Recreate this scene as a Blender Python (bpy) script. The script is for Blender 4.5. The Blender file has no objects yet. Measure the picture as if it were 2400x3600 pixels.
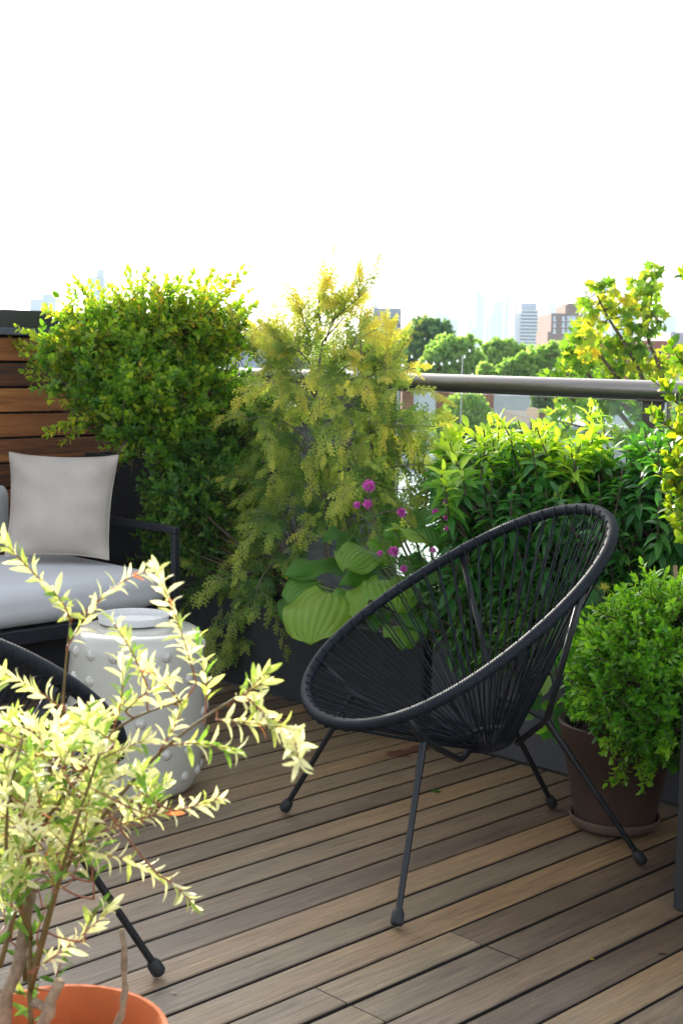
import bpy, bmesh, math, random
import numpy as np
from mathutils import Vector, Matrix
rng = np.random.default_rng(7)
random.seed(7)
R_ = math.radians
scn = bpy.context.scene
COL = scn.collection

# ------------------------------------------------------------------ camera maths (photo is 2400 x 3600)
FPX, PITCH, ROLL, YA, H = 4954.26, .110987, .0193884, .783278, 1.2
cr, sr, cp, sp = math.cos(ROLL), math.sin(ROLL), math.cos(PITCH), math.sin(PITCH)
CR = np.array([cr, sp*sr, cp*sr]); CU = np.array([-sr, sp*cr, cp*cr]); CF = np.array([0, cp, -sp])
CAM = np.array([0, 0, H])
cy, sy = math.cos(YA), math.sin(YA)
def ray(px, py): return CF + CR*(px-1200)/FPX - CU*(py-1800)/FPX
def P(px, py, D):
    d = ray(px, py); return CAM + d*D/d[1]
def gz(px, py, z=0):
    d = ray(px, py); return CAM + d*(z-H)/d[2]
def atU(px, py, u):
    d = ray(px, py); return CAM + d*u/(cy*d[0]+sy*d[1])
def atV(px, py, v):
    d = ray(px, py); return CAM + d*v/(-sy*d[0]+cy*d[1])
def uv(p): return np.array([cy*p[0]+sy*p[1], -sy*p[0]+cy*p[1], p[2] if len(p) > 2 else 0])
def xyz(u, v, z=0): return np.array([cy*u-sy*v, sy*u+cy*v, z])

# ------------------------------------------------------------------ object helpers
def tag(o, label=None, cat=None, group=None, kind=None):
    if label: o['label'] = label
    if cat: o['category'] = cat
    if group: o['group'] = group
    if kind: o['kind'] = kind
    return o
def empty(name, loc=(0, 0, 0), rz=0, label=None, cat=None, group=None):
    o = bpy.data.objects.new(name, None); COL.objects.link(o)
    o.location = loc; o.rotation_euler = (0, 0, rz); o.empty_display_size = .1
    return tag(o, label, cat, group)
class MB:
    """collects vertices and faces of ONE mesh"""
    def __init__(s): s.v = []; s.f = []; s.tone = []; s.n = 0
    def add(s, v, f, tone=0.5):
        v = np.asarray(v, float).reshape(-1, 3)
        s.v.append(v); s.f += [tuple(int(i)+s.n for i in q) for q in f]
        s.tone.append(np.full(len(v), tone) if np.isscalar(tone) else np.asarray(tone, float))
        s.n += len(v); return s
    def box(s, x0, x1, y0, y1, z0, z1, bev=0, tone=.5, seg=1):
        bm = bmesh.new(); bmesh.ops.create_cube(bm, size=1)
        for v in bm.verts:
            v.co = Vector(((x0+x1)/2+v.co.x*(x1-x0), (y0+y1)/2+v.co.y*(y1-y0), (z0+z1)/2+v.co.z*(z1-z0)))
        if bev: bmesh.ops.bevel(bm, geom=list(bm.edges), offset=bev, segments=seg, profile=.5, affect='EDGES')
        bm.verts.index_update()
        s.add([v.co[:] for v in bm.verts], [[v.index for v in f.verts] for f in bm.faces], tone); bm.free(); return s
    def tube(s, pts, r, seg=8, closed=False, caps=True, tone=.5):
        pts = np.asarray(pts, float); n = len(pts)
        r = np.full(n, r) if np.isscalar(r) else np.asarray(r, float)
        if closed: T = np.roll(pts, -1, 0)-np.roll(pts, 1, 0)
        else:
            T = np.empty_like(pts); T[1:-1] = pts[2:]-pts[:-2] if n > 2 else 0; T[0] = pts[1]-pts[0]; T[-1] = pts[-1]-pts[-2]
        T /= np.linalg.norm(T, axis=1)[:, None]+1e-12
        a = np.array([0, 0, 1.]) if abs(T[0][2]) < .9 else np.array([1., 0, 0])
        N = np.empty_like(pts); nn = np.cross(T[0], a); nn /= np.linalg.norm(nn)
        for i in range(n):
            nn = nn-T[i]*(nn@T[i]); nn /= np.linalg.norm(nn)+1e-12; N[i] = nn
        B = np.cross(T, N)
        th = np.arange(seg)*2*math.pi/seg
        V = pts[:, None]+r[:, None, None]*(np.cos(th)[None, :, None]*N[:, None]+np.sin(th)[None, :, None]*B[:, None])
        F = []
        for i in range(n if closed else n-1):
            j = (i+1) % n
            for k in range(seg):
                l = (k+1) % seg; F.append((i*seg+k, i*seg+l, j*seg+l, j*seg+k))
        if caps and not closed:
            F.append(tuple(range(seg))[::-1]); F.append(tuple((n-1)*seg+k for k in range(seg)))
        return s.add(V.reshape(-1, 3), F, tone)
    def lathe(s, prof, seg=32, c=(0, 0, 0), tone=.5):
        prof = np.asarray(prof, float); n = len(prof); th = np.arange(seg)*2*math.pi/seg
        V = np.stack([np.outer(prof[:, 0], np.cos(th))+c[0], np.outer(prof[:, 0], np.sin(th))+c[1],
                      np.repeat(prof[:, 1:2], seg, 1)+c[2]], -1).reshape(-1, 3)
        F = [(i*seg+k, i*seg+(k+1) % seg, (i+1)*seg+(k+1) % seg, (i+1)*seg+k) for i in range(n-1) for k in range(seg)]
        return s.add(V, F, tone)
    def build(s, name, mat, parent=None, smooth=False, loc=None, rz=0, smooth_angle=None):
        v = np.concatenate(s.v) if s.v else np.zeros((0, 3))
        me = bpy.data.meshes.new(name); me.from_pydata(v.tolist(), [], s.f)
        at = me.attributes.new('tone', 'FLOAT', 'POINT'); at.data.foreach_set('value', np.concatenate(s.tone).astype(np.float32))
        if smooth or smooth_angle: me.polygons.foreach_set('use_smooth', [True]*len(me.polygons))
        me.materials.append(mat); me.update()
        if smooth_angle:
            try: me.set_sharp_from_angle(angle=R_(smooth_angle))
            except Exception: pass
        o = bpy.data.objects.new(name, me); COL.objects.link(o)
        if parent: o.parent = parent
        if loc is not None: o.location = loc
        o.rotation_euler = (0, 0, rz)
        return o
def quads_obj(name, V, Q, tone, mat, parent=None, smooth=False):
    """fast mesh from big arrays of quads"""
    me = bpy.data.meshes.new(name); nv, nf = len(V), len(Q)
    me.vertices.add(nv); me.vertices.foreach_set('co', V.astype(np.float32).ravel())
    me.loops.add(nf*4); me.loops.foreach_set('vertex_index', Q.astype(np.int32).ravel())
    me.polygons.add(nf); me.polygons.foreach_set('loop_start', np.arange(0, nf*4, 4, dtype=np.int32))
    if smooth: me.polygons.foreach_set('use_smooth', [True]*nf)
    at = me.attributes.new('tone', 'FLOAT', 'POINT'); at.data.foreach_set('value', tone.astype(np.float32))
    me.materials.append(mat); me.update(calc_edges=True); me.validate()
    o = bpy.data.objects.new(name, me); COL.objects.link(o)
    if parent: o.parent = parent
    return o

# ------------------------------------------------------------------ materials
def nmat(name):
    m = bpy.data.materials.new(name); m.use_nodes = True
    nt = m.node_tree; nt.nodes.clear()
    out = nt.nodes.new('ShaderNodeOutputMaterial')
    return m, nt, out
def N(nt, t, **kw):
    n = nt.nodes.new('ShaderNode'+t)
    for k, v in kw.items():
        if k.startswith('i_'):
            key = k[2:].replace('_', ' ')
            n.inputs[key].default_value = v
        else: setattr(n, k, v)
    return n
def L(nt, a, b): nt.links.new(a, b)
def c4(c): return (*c, 1)
def ramp(nt, stops, interp='LINEAR'):
    r = nt.nodes.new('ShaderNodeValToRGB'); r.color_ramp.interpolation = interp
    el = r.color_ramp.elements
    while len(el) < len(stops): el.new(.5)
    for e, (p, c) in zip(el, stops): e.position = p; e.color = c4(c)
    return r
def simple(name, col, rough=.6, spec=.5, var=.12, scale=8, bump=0, bscale=60, metal=0, coat=0, detail=4, stretch=None):
    m, nt, out = nmat(name)
    b = N(nt, 'BsdfPrincipled', i_Roughness=rough, i_Metallic=metal)
    b.inputs['Specular IOR Level'].default_value = spec
    if coat: b.inputs['Coat Weight'].default_value = coat; b.inputs['Coat Roughness'].default_value = .1
    tc = N(nt, 'TexCoord'); src = tc.outputs['Object']
    if stretch:
        mp = N(nt, 'Mapping'); mp.inputs['Scale'].default_value = stretch; L(nt, src, mp.inputs['Vector']); src = mp.outputs['Vector']
    no = N(nt, 'TexNoise', i_Scale=scale, i_Detail=detail, i_Roughness=.65); L(nt, src, no.inputs['Vector'])
    c = np.array(col)
    r = ramp(nt, [(.3, tuple(c*(1-var))), (.7, tuple(np.minimum(c*(1+var), 1)))])
    L(nt, no.outputs['Fac'], r.inputs['Fac']); L(nt, r.outputs['Color'], b.inputs['Base Color'])
    if bump:
        n2 = N(nt, 'TexNoise', i_Scale=bscale, i_Detail=3); L(nt, src, n2.inputs['Vector'])
        bp = N(nt, 'Bump', i_Strength=bump, i_Distance=.002); L(nt, n2.outputs['Fac'], bp.inputs['Height']); L(nt, bp.outputs['Normal'], b.inputs['Normal'])
    L(nt, b.outputs['BSDF'], out.inputs['Surface'])
    return m
def leafmat(name, stops, trans=.45, rough=.45, spec=.4, tcol=(1.25, 1.25, .45), vein=False):
    m, nt, out = nmat(name)
    at = N(nt, 'Attribute', attribute_name='tone')
    r = ramp(nt, stops); L(nt, at.outputs['Fac'], r.inputs['Fac'])
    tc = N(nt, 'TexCoord'); no = N(nt, 'TexNoise', i_Scale=9., i_Detail=3.); L(nt, tc.outputs['Object'], no.inputs['Vector'])
    hv = N(nt, 'HueSaturation'); mr = N(nt, 'MapRange'); mr.inputs['From Min'].default_value = .3; mr.inputs['From Max'].default_value = .7
    mr.inputs['To Min'].default_value = .8; mr.inputs['To Max'].default_value = 1.2
    L(nt, no.outputs['Fac'], mr.inputs['Value']); L(nt, mr.outputs['Result'], hv.inputs['Value']); L(nt, r.outputs['Color'], hv.inputs['Color'])
    b = N(nt, 'BsdfPrincipled', i_Roughness=rough); b.inputs['Specular IOR Level'].default_value = spec
    L(nt, hv.outputs['Color'], b.inputs['Base Color'])
    t = N(nt, 'BsdfTranslucent'); mu = N(nt, 'MixRGB', blend_type='MULTIPLY'); mu.inputs['Fac'].default_value = 1
    mu.inputs['Color2'].default_value = (*[x*1.6 for x in tcol], 1)
    L(nt, hv.outputs['Color'], mu.inputs['Color1']); L(nt, mu.outputs['Color'], t.inputs['Color'])
    mx = N(nt, 'MixShader'); mx.inputs['Fac'].default_value = trans
    L(nt, b.outputs['BSDF'], mx.inputs[1]); L(nt, t.outputs['BSDF'], mx.inputs[2]); L(nt, mx.outputs['Shader'], out.inputs['Surface'])
    return m

def deck_material():
    m, nt, out = nmat('weathered_ipe')
    tc = N(nt, 'TexCoord'); at = N(nt, 'Attribute', attribute_name='tone')
    # shift every board's grain by its own tone
    sh = N(nt, 'CombineXYZ'); ml = N(nt, 'Math', operation='MULTIPLY'); ml.inputs[1].default_value = 37.
    L(nt, at.outputs['Fac'], ml.inputs[0]); L(nt, ml.outputs[0], sh.inputs['X']); L(nt, ml.outputs[0], sh.inputs['Z'])
    ad = N(nt, 'VectorMath', operation='ADD'); L(nt, tc.outputs['Object'], ad.inputs[0]); L(nt, sh.outputs[0], ad.inputs[1])
    def nz(scale, sc, det=5, ro=.6, dist=0.):
        mp = N(nt, 'Mapping'); mp.inputs['Scale'].default_value = sc; L(nt, ad.outputs[0], mp.inputs['Vector'])
        n = N(nt, 'TexNoise', i_Scale=scale, i_Detail=float(det), i_Roughness=ro, i_Distortion=dist); L(nt, mp.outputs[0], n.inputs['Vector']); return n
    broad = nz(1., (1.3, 9, 1)); grain = nz(1., (5, 95, 1), 6, .7, .6); fine = nz(1., (8, 300, 1), 5, .75); blotch = nz(1., (3, 7, 1), 4, .6, 1.)
    base = ramp(nt, [(0, (.064, .038, .023)), (.2, (.122, .074, .040)), (.4, (.160, .108, .061)), (.6, (.205, .118, .052)), (.8, (.190, .138, .074)), (1, (.105, .070, .044))])
    a1 = N(nt, 'Math', operation='MULTIPLY_ADD'); a1.inputs[1].default_value = .7; a1.inputs[2].default_value = -.35
    L(nt, broad.outputs['Fac'], a1.inputs[0]); a2 = N(nt, 'Math', operation='ADD'); L(nt, a1.outputs[0], a2.inputs[0]); L(nt, at.outputs['Fac'], a2.inputs[1])
    L(nt, a2.outputs[0], base.inputs['Fac'])
    # grey weathering, heavier on the open left side of the deck
    sx = N(nt, 'SeparateXYZ'); L(nt, tc.outputs['Object'], sx.inputs[0])
    mr = N(nt, 'MapRange'); mr.inputs['From Min'].default_value = .9; mr.inputs['From Max'].default_value = 2.5; mr.inputs['To Min'].default_value = .85; mr.inputs['To Max'].default_value = .05
    L(nt, sx.outputs['X'], mr.inputs['Value'])
    wb = N(nt, 'Math', operation='MULTIPLY'); rb = N(nt, 'MapRange'); rb.inputs['From Min'].default_value = .3; rb.inputs['From Max'].default_value = .65; L(nt, blotch.outputs['Fac'], rb.inputs['Value'])
    rb.inputs['To Min'].default_value = .45
    L(nt, mr.outputs[0], wb.inputs[0]); L(nt, rb.outputs[0], wb.inputs[1])
    g = N(nt, 'MixRGB'); g.inputs['Color2'].default_value = (.212, .182, .142, 1); L(nt, wb.outputs[0], g.inputs['Fac']); L(nt, base.outputs['Color'], g.inputs['Color1'])
    gr = ramp(nt, [(.28, (.42, .38, .34)), (.46, (.95, .94, .92)), (.56, (1.05, 1.04, 1.02)), (.74, (1.75, 1.72, 1.6))]); L(nt, grain.outputs['Fac'], gr.inputs['Fac'])
    m1 = N(nt, 'MixRGB', blend_type='MULTIPLY'); m1.inputs['Fac'].default_value = .85; L(nt, g.outputs[0], m1.inputs['Color1']); L(nt, gr.outputs[0], m1.inputs['Color2'])
    fr = ramp(nt, [(.36, (.45, .42, .38)), (.45, (.95, .95, .95)), (.62, (1.25, 1.24, 1.2))]); L(nt, fine.outputs['Fac'], fr.inputs['Fac'])
    m2 = N(nt, 'MixRGB', blend_type='MULTIPLY'); m2.inputs['Fac'].default_value = .8; L(nt, m1.outputs[0], m2.inputs['Color1']); L(nt, fr.outputs[0], m2.inputs['Color2'])
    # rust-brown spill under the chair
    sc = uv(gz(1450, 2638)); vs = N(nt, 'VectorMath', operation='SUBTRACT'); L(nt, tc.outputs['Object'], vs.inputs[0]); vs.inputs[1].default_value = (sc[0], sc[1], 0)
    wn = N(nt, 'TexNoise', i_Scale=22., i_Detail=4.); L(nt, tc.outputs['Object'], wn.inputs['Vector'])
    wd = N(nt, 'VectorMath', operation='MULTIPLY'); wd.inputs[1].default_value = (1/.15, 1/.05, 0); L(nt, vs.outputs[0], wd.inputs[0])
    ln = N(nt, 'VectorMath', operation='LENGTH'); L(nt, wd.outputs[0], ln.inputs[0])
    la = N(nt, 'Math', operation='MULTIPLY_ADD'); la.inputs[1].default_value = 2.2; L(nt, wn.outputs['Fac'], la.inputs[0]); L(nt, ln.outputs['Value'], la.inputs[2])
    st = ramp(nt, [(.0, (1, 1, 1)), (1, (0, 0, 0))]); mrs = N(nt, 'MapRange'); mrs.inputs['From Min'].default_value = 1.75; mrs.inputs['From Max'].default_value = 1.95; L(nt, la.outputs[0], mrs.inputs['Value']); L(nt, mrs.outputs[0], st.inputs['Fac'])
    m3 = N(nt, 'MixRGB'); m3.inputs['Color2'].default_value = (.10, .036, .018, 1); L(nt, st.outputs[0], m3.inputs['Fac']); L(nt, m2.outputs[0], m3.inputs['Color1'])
    # pale scuffs
    sn = N(nt, 'TexNoise', i_Scale=7., i_Detail=6., i_Roughness=.75, i_Distortion=1.5); L(nt, tc.outputs['Object'], sn.inputs['Vector'])
    sf = ramp(nt, [(.63, (0, 0, 0)), (.74, (.4, .4, .4))]); L(nt, sn.outputs['Fac'], sf.inputs['Fac'])
    m4 = N(nt, 'MixRGB'); m4.inputs['Color2'].default_value = (.27, .235, .19, 1); L(nt, sf.outputs[0], m4.inputs['Fac']); L(nt, m3.outputs[0], m4.inputs['Color1'])
    b = N(nt, 'BsdfPrincipled', i_Roughness=.55); b.inputs['Specular IOR Level'].default_value = .4
    L(nt, m4.outputs[0], b.inputs['Base Color'])
    bp = N(nt, 'Bump', i_Strength=.35, i_Distance=.0015); L(nt, grain.outputs['Fac'], bp.inputs['Height'])
    bp2 = N(nt, 'Bump', i_Strength=.3, i_Distance=.0006); L(nt, fine.outputs['Fac'], bp2.inputs['Height']); L(nt, bp.outputs[0], bp2.inputs['Normal'])
    L(nt, bp2.outputs[0], b.inputs['Normal']); L(nt, b.outputs[0], out.inputs['Surface'])
    return m
def plank_material(name, stops):
    m, nt, out = nmat(name)
    tc = N(nt, 'TexCoord'); at = N(nt, 'Attribute', attribute_name='tone')
    sh = N(nt, 'CombineXYZ'); ml = N(nt, 'Math', operation='MULTIPLY'); ml.inputs[1].default_value = 19.
    L(nt, at.outputs['Fac'], ml.inputs[0]); L(nt, ml.outputs[0], sh.inputs['X'])
    ad = N(nt, 'VectorMath', operation='ADD'); L(nt, tc.outputs['Object'], ad.inputs[0]); L(nt, sh.outputs[0], ad.inputs[1])
    mp = N(nt, 'Mapping'); mp.inputs['Scale'].default_value = (2.2, 1, 42); L(nt, ad.outputs[0], mp.inputs['Vector'])
    n1 = N(nt, 'TexNoise', i_Scale=1., i_Detail=7., i_Roughness=.65, i_Distortion=.8); L(nt, mp.outputs[0], n1.inputs['Vector'])
    a1 = N(nt, 'Math', operation='MULTIPLY_ADD'); a1.inputs[1].default_value = 1.5; a1.inputs[2].default_value = -.75; L(nt, n1.outputs['Fac'], a1.inputs[0])
    a2 = N(nt, 'Math', operation='ADD'); L(nt, a1.outputs[0], a2.inputs[0]); L(nt, at.outputs['Fac'], a2.inputs[1])
    r = ramp(nt, stops); L(nt, a2.outputs[0], r.inputs['Fac'])
    b = N(nt, 'BsdfPrincipled', i_Roughness=.5); L(nt, r.outputs[0], b.inputs['Base Color'])
    bp = N(nt, 'Bump', i_Strength=.25, i_Distance=.002); L(nt, n1.outputs['Fac'], bp.inputs['Height']); L(nt, bp.outputs[0], b.inputs['Normal'])
    L(nt, b.outputs[0], out.inputs['Surface']); return m
def fabric(name, col, scale=900, var=.04):
    m, nt, out = nmat(name)
    tc = N(nt, 'TexCoord'); b = N(nt, 'BsdfPrincipled', i_Roughness=.9); b.inputs['Specular IOR Level'].default_value = .15
    b.inputs['Sheen Weight'].default_value = .15
    w = N(nt, 'TexNoise', i_Scale=float(scale)/3, i_Detail=2.); L(nt, tc.outputs['Object'], w.inputs['Vector'])
    n = N(nt, 'TexNoise', i_Scale=5., i_Detail=3.); L(nt, tc.outputs['Object'], n.inputs['Vector'])
    c = np.array(col); r = ramp(nt, [(.3, tuple(c*(1-var*2))), (.7, tuple(np.minimum(1, c*(1+var*2))))])
    mx = N(nt, 'Math', operation='MULTIPLY_ADD'); mx.inputs[1].default_value = .5; L(nt, w.outputs['Fac'], mx.inputs[0])
    hf = N(nt, 'Math', operation='MULTIPLY'); hf.inputs[1].default_value = .5; L(nt, n.outputs['Fac'], hf.inputs[0]); L(nt, hf.outputs[0], mx.inputs[2])
    L(nt, mx.outputs[0], r.inputs['Fac']); L(nt, r.outputs[0], b.inputs['Base Color'])
    bp = N(nt, 'Bump', i_Strength=.25, i_Distance=.001); L(nt, w.outputs['Fac'], bp.inputs['Height']); L(nt, bp.outputs[0], b.inputs['Normal'])
    L(nt, b.outputs[0], out.inputs['Surface']); return m
def glassmat():
    m, nt, out = nmat('clear_glass')
    t = N(nt, 'BsdfTransparent'); t.inputs['Color'].default_value = (.90, .95, .93, 1)
    g = N(nt, 'BsdfGlossy', i_Roughness=.03); g.inputs['Color'].default_value = (1, 1, 1, 1)
    d = N(nt, 'BsdfDiffuse'); d.inputs['Color'].default_value = (.8, .82, .8, 1)
    fr = N(nt, 'Fresnel', i_IOR=1.45)
    m1 = N(nt, 'MixShader'); L(nt, fr.outputs[0], m1.inputs['Fac']); L(nt, t.outputs[0], m1.inputs[1]); L(nt, g.outputs[0], m1.inputs[2])
    tc = N(nt, 'TexCoord'); no = N(nt, 'TexNoise', i_Scale=25., i_Detail=5.); L(nt, tc.outputs['Object'], no.inputs['Vector'])
    mr = N(nt, 'MapRange'); mr.inputs['From Min'].default_value = .35; mr.inputs['From Max'].default_value = .8; mr.inputs['To Min'].default_value = .01; mr.inputs['To Max'].default_value = .06
    L(nt, no.outputs['Fac'], mr.inputs['Value'])
    m2 = N(nt, 'MixShader'); L(nt, mr.outputs[0], m2.inputs['Fac']); L(nt, m1.outputs[0], m2.inputs[1]); L(nt, d.outputs[0], m2.inputs[2])
    L(nt, m2.outputs[0], out.inputs['Surface']); return m

M = dict(
    deck=deck_material(),
    boardside=simple('gap_shade_board_side', (.022, .016, .012), .9),  # near-black colour paints the shade inside the board gaps
    under=simple('dark_membrane', (.012, .012, .013), .9),
    fence=plank_material('oiled_fence_wood', [(0, (.030, .014, .009)), (.3, (.10, .034, .014)), (.55, (.22, .075, .022)), (.8, (.34, .125, .034)), (1, (.42, .18, .06))]),
    cap=simple('dark_metal_cap', (.018, .0185, .022), .45, .5, .2, 4),
    black=simple('black_powder_coat', (.009, .010, .012), .40, .4, .25, 14, .1, 200),
    cord=simple('black_pvc_cord', (.0075, .0105, .0150), .60, .22, .25, 30),
    rubber=simple('black_rubber', (.014, .015, .016), .6, .4, .3, 40, .3, 250),
    planter=simple('charcoal_planter', (.022, .0235, .025), .6, .4, .3, 3, .3, 120, stretch=(1, 1, .25)),
    planter2=simple('grey_planter', (.055, .053, .057), .65, .4, .18, 3, .3, 120),
    planter3=simple('dark_corner_box', (.018, .02, .02), .6, .4, .2, 3, .2, 100),
    soil=simple('potting_soil', (.035, .024, .017), .95, .2, .5, 40, 1, 90),
    stool=simple('glazed_ceramic', (.47, .45, .385), .24, .5, .03, 2, coat=.5),
    plate=simple('speckled_plate', (.60, .59, .56), .5, .4, .06, 90, detail=6),
    cushion=fabric('outdoor_canvas', (.55, .54, .54)),
    pillow=fabric('linen_pillow', (.42, .365, .315), var=.09),
    sofa=simple('sofa_metal', (.014, .015, .02), .4, .5, .15, 6),
    terra=simple('terracotta', (.50, .135, .042), .8, .25, .22, 5, .4, 150),
    oldterra=simple('old_dark_pot', (.052, .029, .019), .7, .35, .35, 6, .4, 120),
    saucer=simple('old_saucer', (.10, .066, .046), .75, .3, .25, 8, .4, 120),
    rail=simple('brushed_rail', (.19, .175, .16), .30, .5, .1, 3, metal=.75, stretch=(40, 1, 40)),
    post=simple('bronze_post', (.055, .045, .038), .45, .5, .15, 3, metal=.3),
    glass=glassmat(),
    bark=simple('grey_bark', (.16, .125, .10), .85, .2, .35, 40, .6, 120),
    prunedbark=simple('pruned_willow_bark', (.24, .17, .11), .85, .2, .45, 60, 1., 160),
    barkdark=simple('dark_bark', (.09, .065, .045), .85, .2, .35, 30, .6, 100),
    stemred=simple('red_twig', (.26, .085, .04), .5, .4, .4, 25),
    stemgold=simple('olive_stem', (.12, .075, .02), .55, .4, .35, 25),
    stemgreen=simple('green_stem', (.10, .13, .04), .6, .4, .3, 25),
    bamboo=simple('bamboo_cane', (.38, .26, .15), .6, .4, .3, 30),
    pink=leafmat('magenta_petals', [(0, (.42, .04, .30)), (.5, (.58, .08, .42)), (1, (.78, .30, .62))], .25, .6, .2, (1, .5, .9)),
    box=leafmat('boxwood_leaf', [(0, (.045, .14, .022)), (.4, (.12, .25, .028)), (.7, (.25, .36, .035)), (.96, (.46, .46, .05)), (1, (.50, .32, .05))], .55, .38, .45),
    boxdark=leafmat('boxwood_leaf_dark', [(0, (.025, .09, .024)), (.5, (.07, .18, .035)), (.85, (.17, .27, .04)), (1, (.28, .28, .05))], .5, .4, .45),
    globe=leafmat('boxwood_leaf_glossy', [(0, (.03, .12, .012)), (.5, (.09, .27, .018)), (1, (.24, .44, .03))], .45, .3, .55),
    upright=leafmat('upright_box_leaf', [(0, (.03, .10, .012)), (.5, (.09, .19, .015)), (.85, (.26, .30, .02)), (1, (.5, .36, .03))], .55, .38, .4),
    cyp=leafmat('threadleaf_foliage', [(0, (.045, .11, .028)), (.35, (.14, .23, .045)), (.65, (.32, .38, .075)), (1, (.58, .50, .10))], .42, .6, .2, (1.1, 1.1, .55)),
    hosta=None,
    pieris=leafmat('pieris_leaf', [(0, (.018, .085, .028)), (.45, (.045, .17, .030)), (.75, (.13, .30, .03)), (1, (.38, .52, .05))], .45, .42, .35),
    willow=leafmat('variegated_leaf', [(0, (.06, .15, .022)), (.28, (.17, .31, .045)), (.45, (.42, .48, .14)), (.62, (.74, .73, .46)), (.985, (.80, .76, .58)), (1, (.70, .22, .10))], .42, .5, .3, (1.05, 1.02, .65)),
    plane=leafmat('plane_tree_leaf', [(0, (.04, .12, .015)), (.45, (.13, .24, .025)), (.75, (.34, .38, .035)), (1, (.52, .40, .045))], .55, .55, .3),
    farleaf=leafmat('street_tree_leaf', [(0, (.12, .22, .08)), (.5, (.24, .38, .13)), (1, (.38, .50, .18))], .45, .6, .25),
    fardark=leafmat('dark_tree_leaf', [(0, (.05, .13, .07)), (.5, (.11, .22, .09)), (1, (.20, .32, .10))], .3, .6, .25),
    vine=leafmat('vine_leaf', [(0, (.02, .09, .03)), (.5, (.05, .17, .03)), (1, (.22, .36, .03))], .5, .45, .35),
    roofwhite=simple('white_roof_membrane', (.62, .64, .66), .7, .3, .12, 1.2),
    ground=simple('street_ground', (.11, .11, .11), .9, .2, .3, .08),
    conc=simple('pale_render', (.45, .45, .46), .85, .2, .1, .6),
    concblue=simple('blue_grey_panel', (.36, .40, .45), .6, .3, .1, .4),
    white=simple('white_render', (.66, .69, .73), .8, .2, .06, .5),
    brick=simple('red_brick', (.30, .115, .085), .85, .2, .2, 2),
    brickpink=simple('brown_brick', (.20, .115, .08), .85, .2, .2, 1),
    brown=simple('brown_wall', (.14, .105, .10), .85, .2, .15, .6),
    slate=simple('slate_wall', (.07, .08, .095), .8, .3, .15, .6),
    window=simple('window_glass', (.14, .2, .25), .15, .6, .15, .5),
    winpale=simple('pale_window', (.42, .52, .55), .25, .6, .1, .5),
    tower=simple('tower_facade', (.13, .17, .22), .6, .4, .15, .02),
    slab=simple('balcony_slab', (.7, .7, .7), .7, .3, .05, 1),
    bulb=simple('bulb_glass', (.85, .85, .82), .2, .6, .02, 5),
)
def hosta_mat():
    m, nt, out = nmat('hosta_leaf')
    uvn = N(nt, 'UVMap', uv_map='UVMap'); at = N(nt, 'Attribute', attribute_name='tone')
    sx = N(nt, 'SeparateXYZ'); L(nt, uvn.outputs[0], sx.inputs[0])
    wv = N(nt, 'Math', operation='MULTIPLY'); wv.inputs[1].default_value = math.pi*2*9; L(nt, sx.outputs['X'], wv.inputs[0])
    sn = N(nt, 'Math', operation='COSINE'); L(nt, wv.outputs[0], sn.inputs[0])
    r = ramp(nt, [(0, (.022, .09, .016)), (.5, (.075, .20, .022)), (1, (.22, .34, .035))]); L(nt, at.outputs['Fac'], r.inputs['Fac'])
    vr = ramp(nt, [(.0, (.93, .95, .92)), (.85, (1, 1, 1)), (1, (1.12, 1.1, 1.1))])
    mr = N(nt, 'MapRange'); mr.inputs['From Min'].default_value = -1; L(nt, sn.outputs[0], mr.inputs['Value']); L(nt, mr.outputs[0], vr.inputs['Fac'])
    mu = N(nt, 'MixRGB', blend_type='MULTIPLY'); mu.inputs['Fac'].default_value = 1; L(nt, r.outputs[0], mu.inputs['Color1']); L(nt, vr.outputs[0], mu.inputs['Color2'])
    # browned patches
    tc = N(nt, 'TexCoord'); no = N(nt, 'TexNoise', i_Scale=14., i_Detail=6., i_Roughness=.7); L(nt, tc.outputs['Object'], no.inputs['Vector'])
    bs = ramp(nt, [(.64, (0, 0, 0)), (.70, (1, 1, 1))]); L(nt, no.outputs['Fac'], bs.inputs['Fac'])
    mb = N(nt, 'MixRGB'); mb.inputs['Color2'].default_value = (.22, .12, .045, 1); L(nt, bs.outputs[0], mb.inputs['Fac']); L(nt, mu.outputs[0], mb.inputs['Color1'])
    b = N(nt, 'BsdfPrincipled', i_Roughness=.42); b.inputs['Specular IOR Level'].default_value = .4; L(nt, mb.outputs[0], b.inputs['Base Color'])
    bp = N(nt, 'Bump', i_Strength=.38, i_Distance=.003); L(nt, sn.outputs[0], bp.inputs['Height']); bp.invert = True
    L(nt, bp.outputs[0], b.inputs['Normal'])
    t = N(nt, 'BsdfTranslucent'); mt = N(nt, 'MixRGB', blend_type='MULTIPLY'); mt.inputs['Fac'].default_value = 1; mt.inputs['Color2'].default_value = (2, 2, .7, 1)
    L(nt, mb.outputs[0], mt.inputs['Color1']); L(nt, mt.outputs[0], t.inputs['Color'])
    mx = N(nt, 'MixShader'); mx.inputs['Fac'].default_value = .4; L(nt, b.outputs[0], mx.inputs[1]); L(nt, t.outputs[0], mx.inputs[2]); L(nt, mx.outputs[0], out.inputs['Surface'])
    return m
M['hosta'] = hosta_mat()

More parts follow.
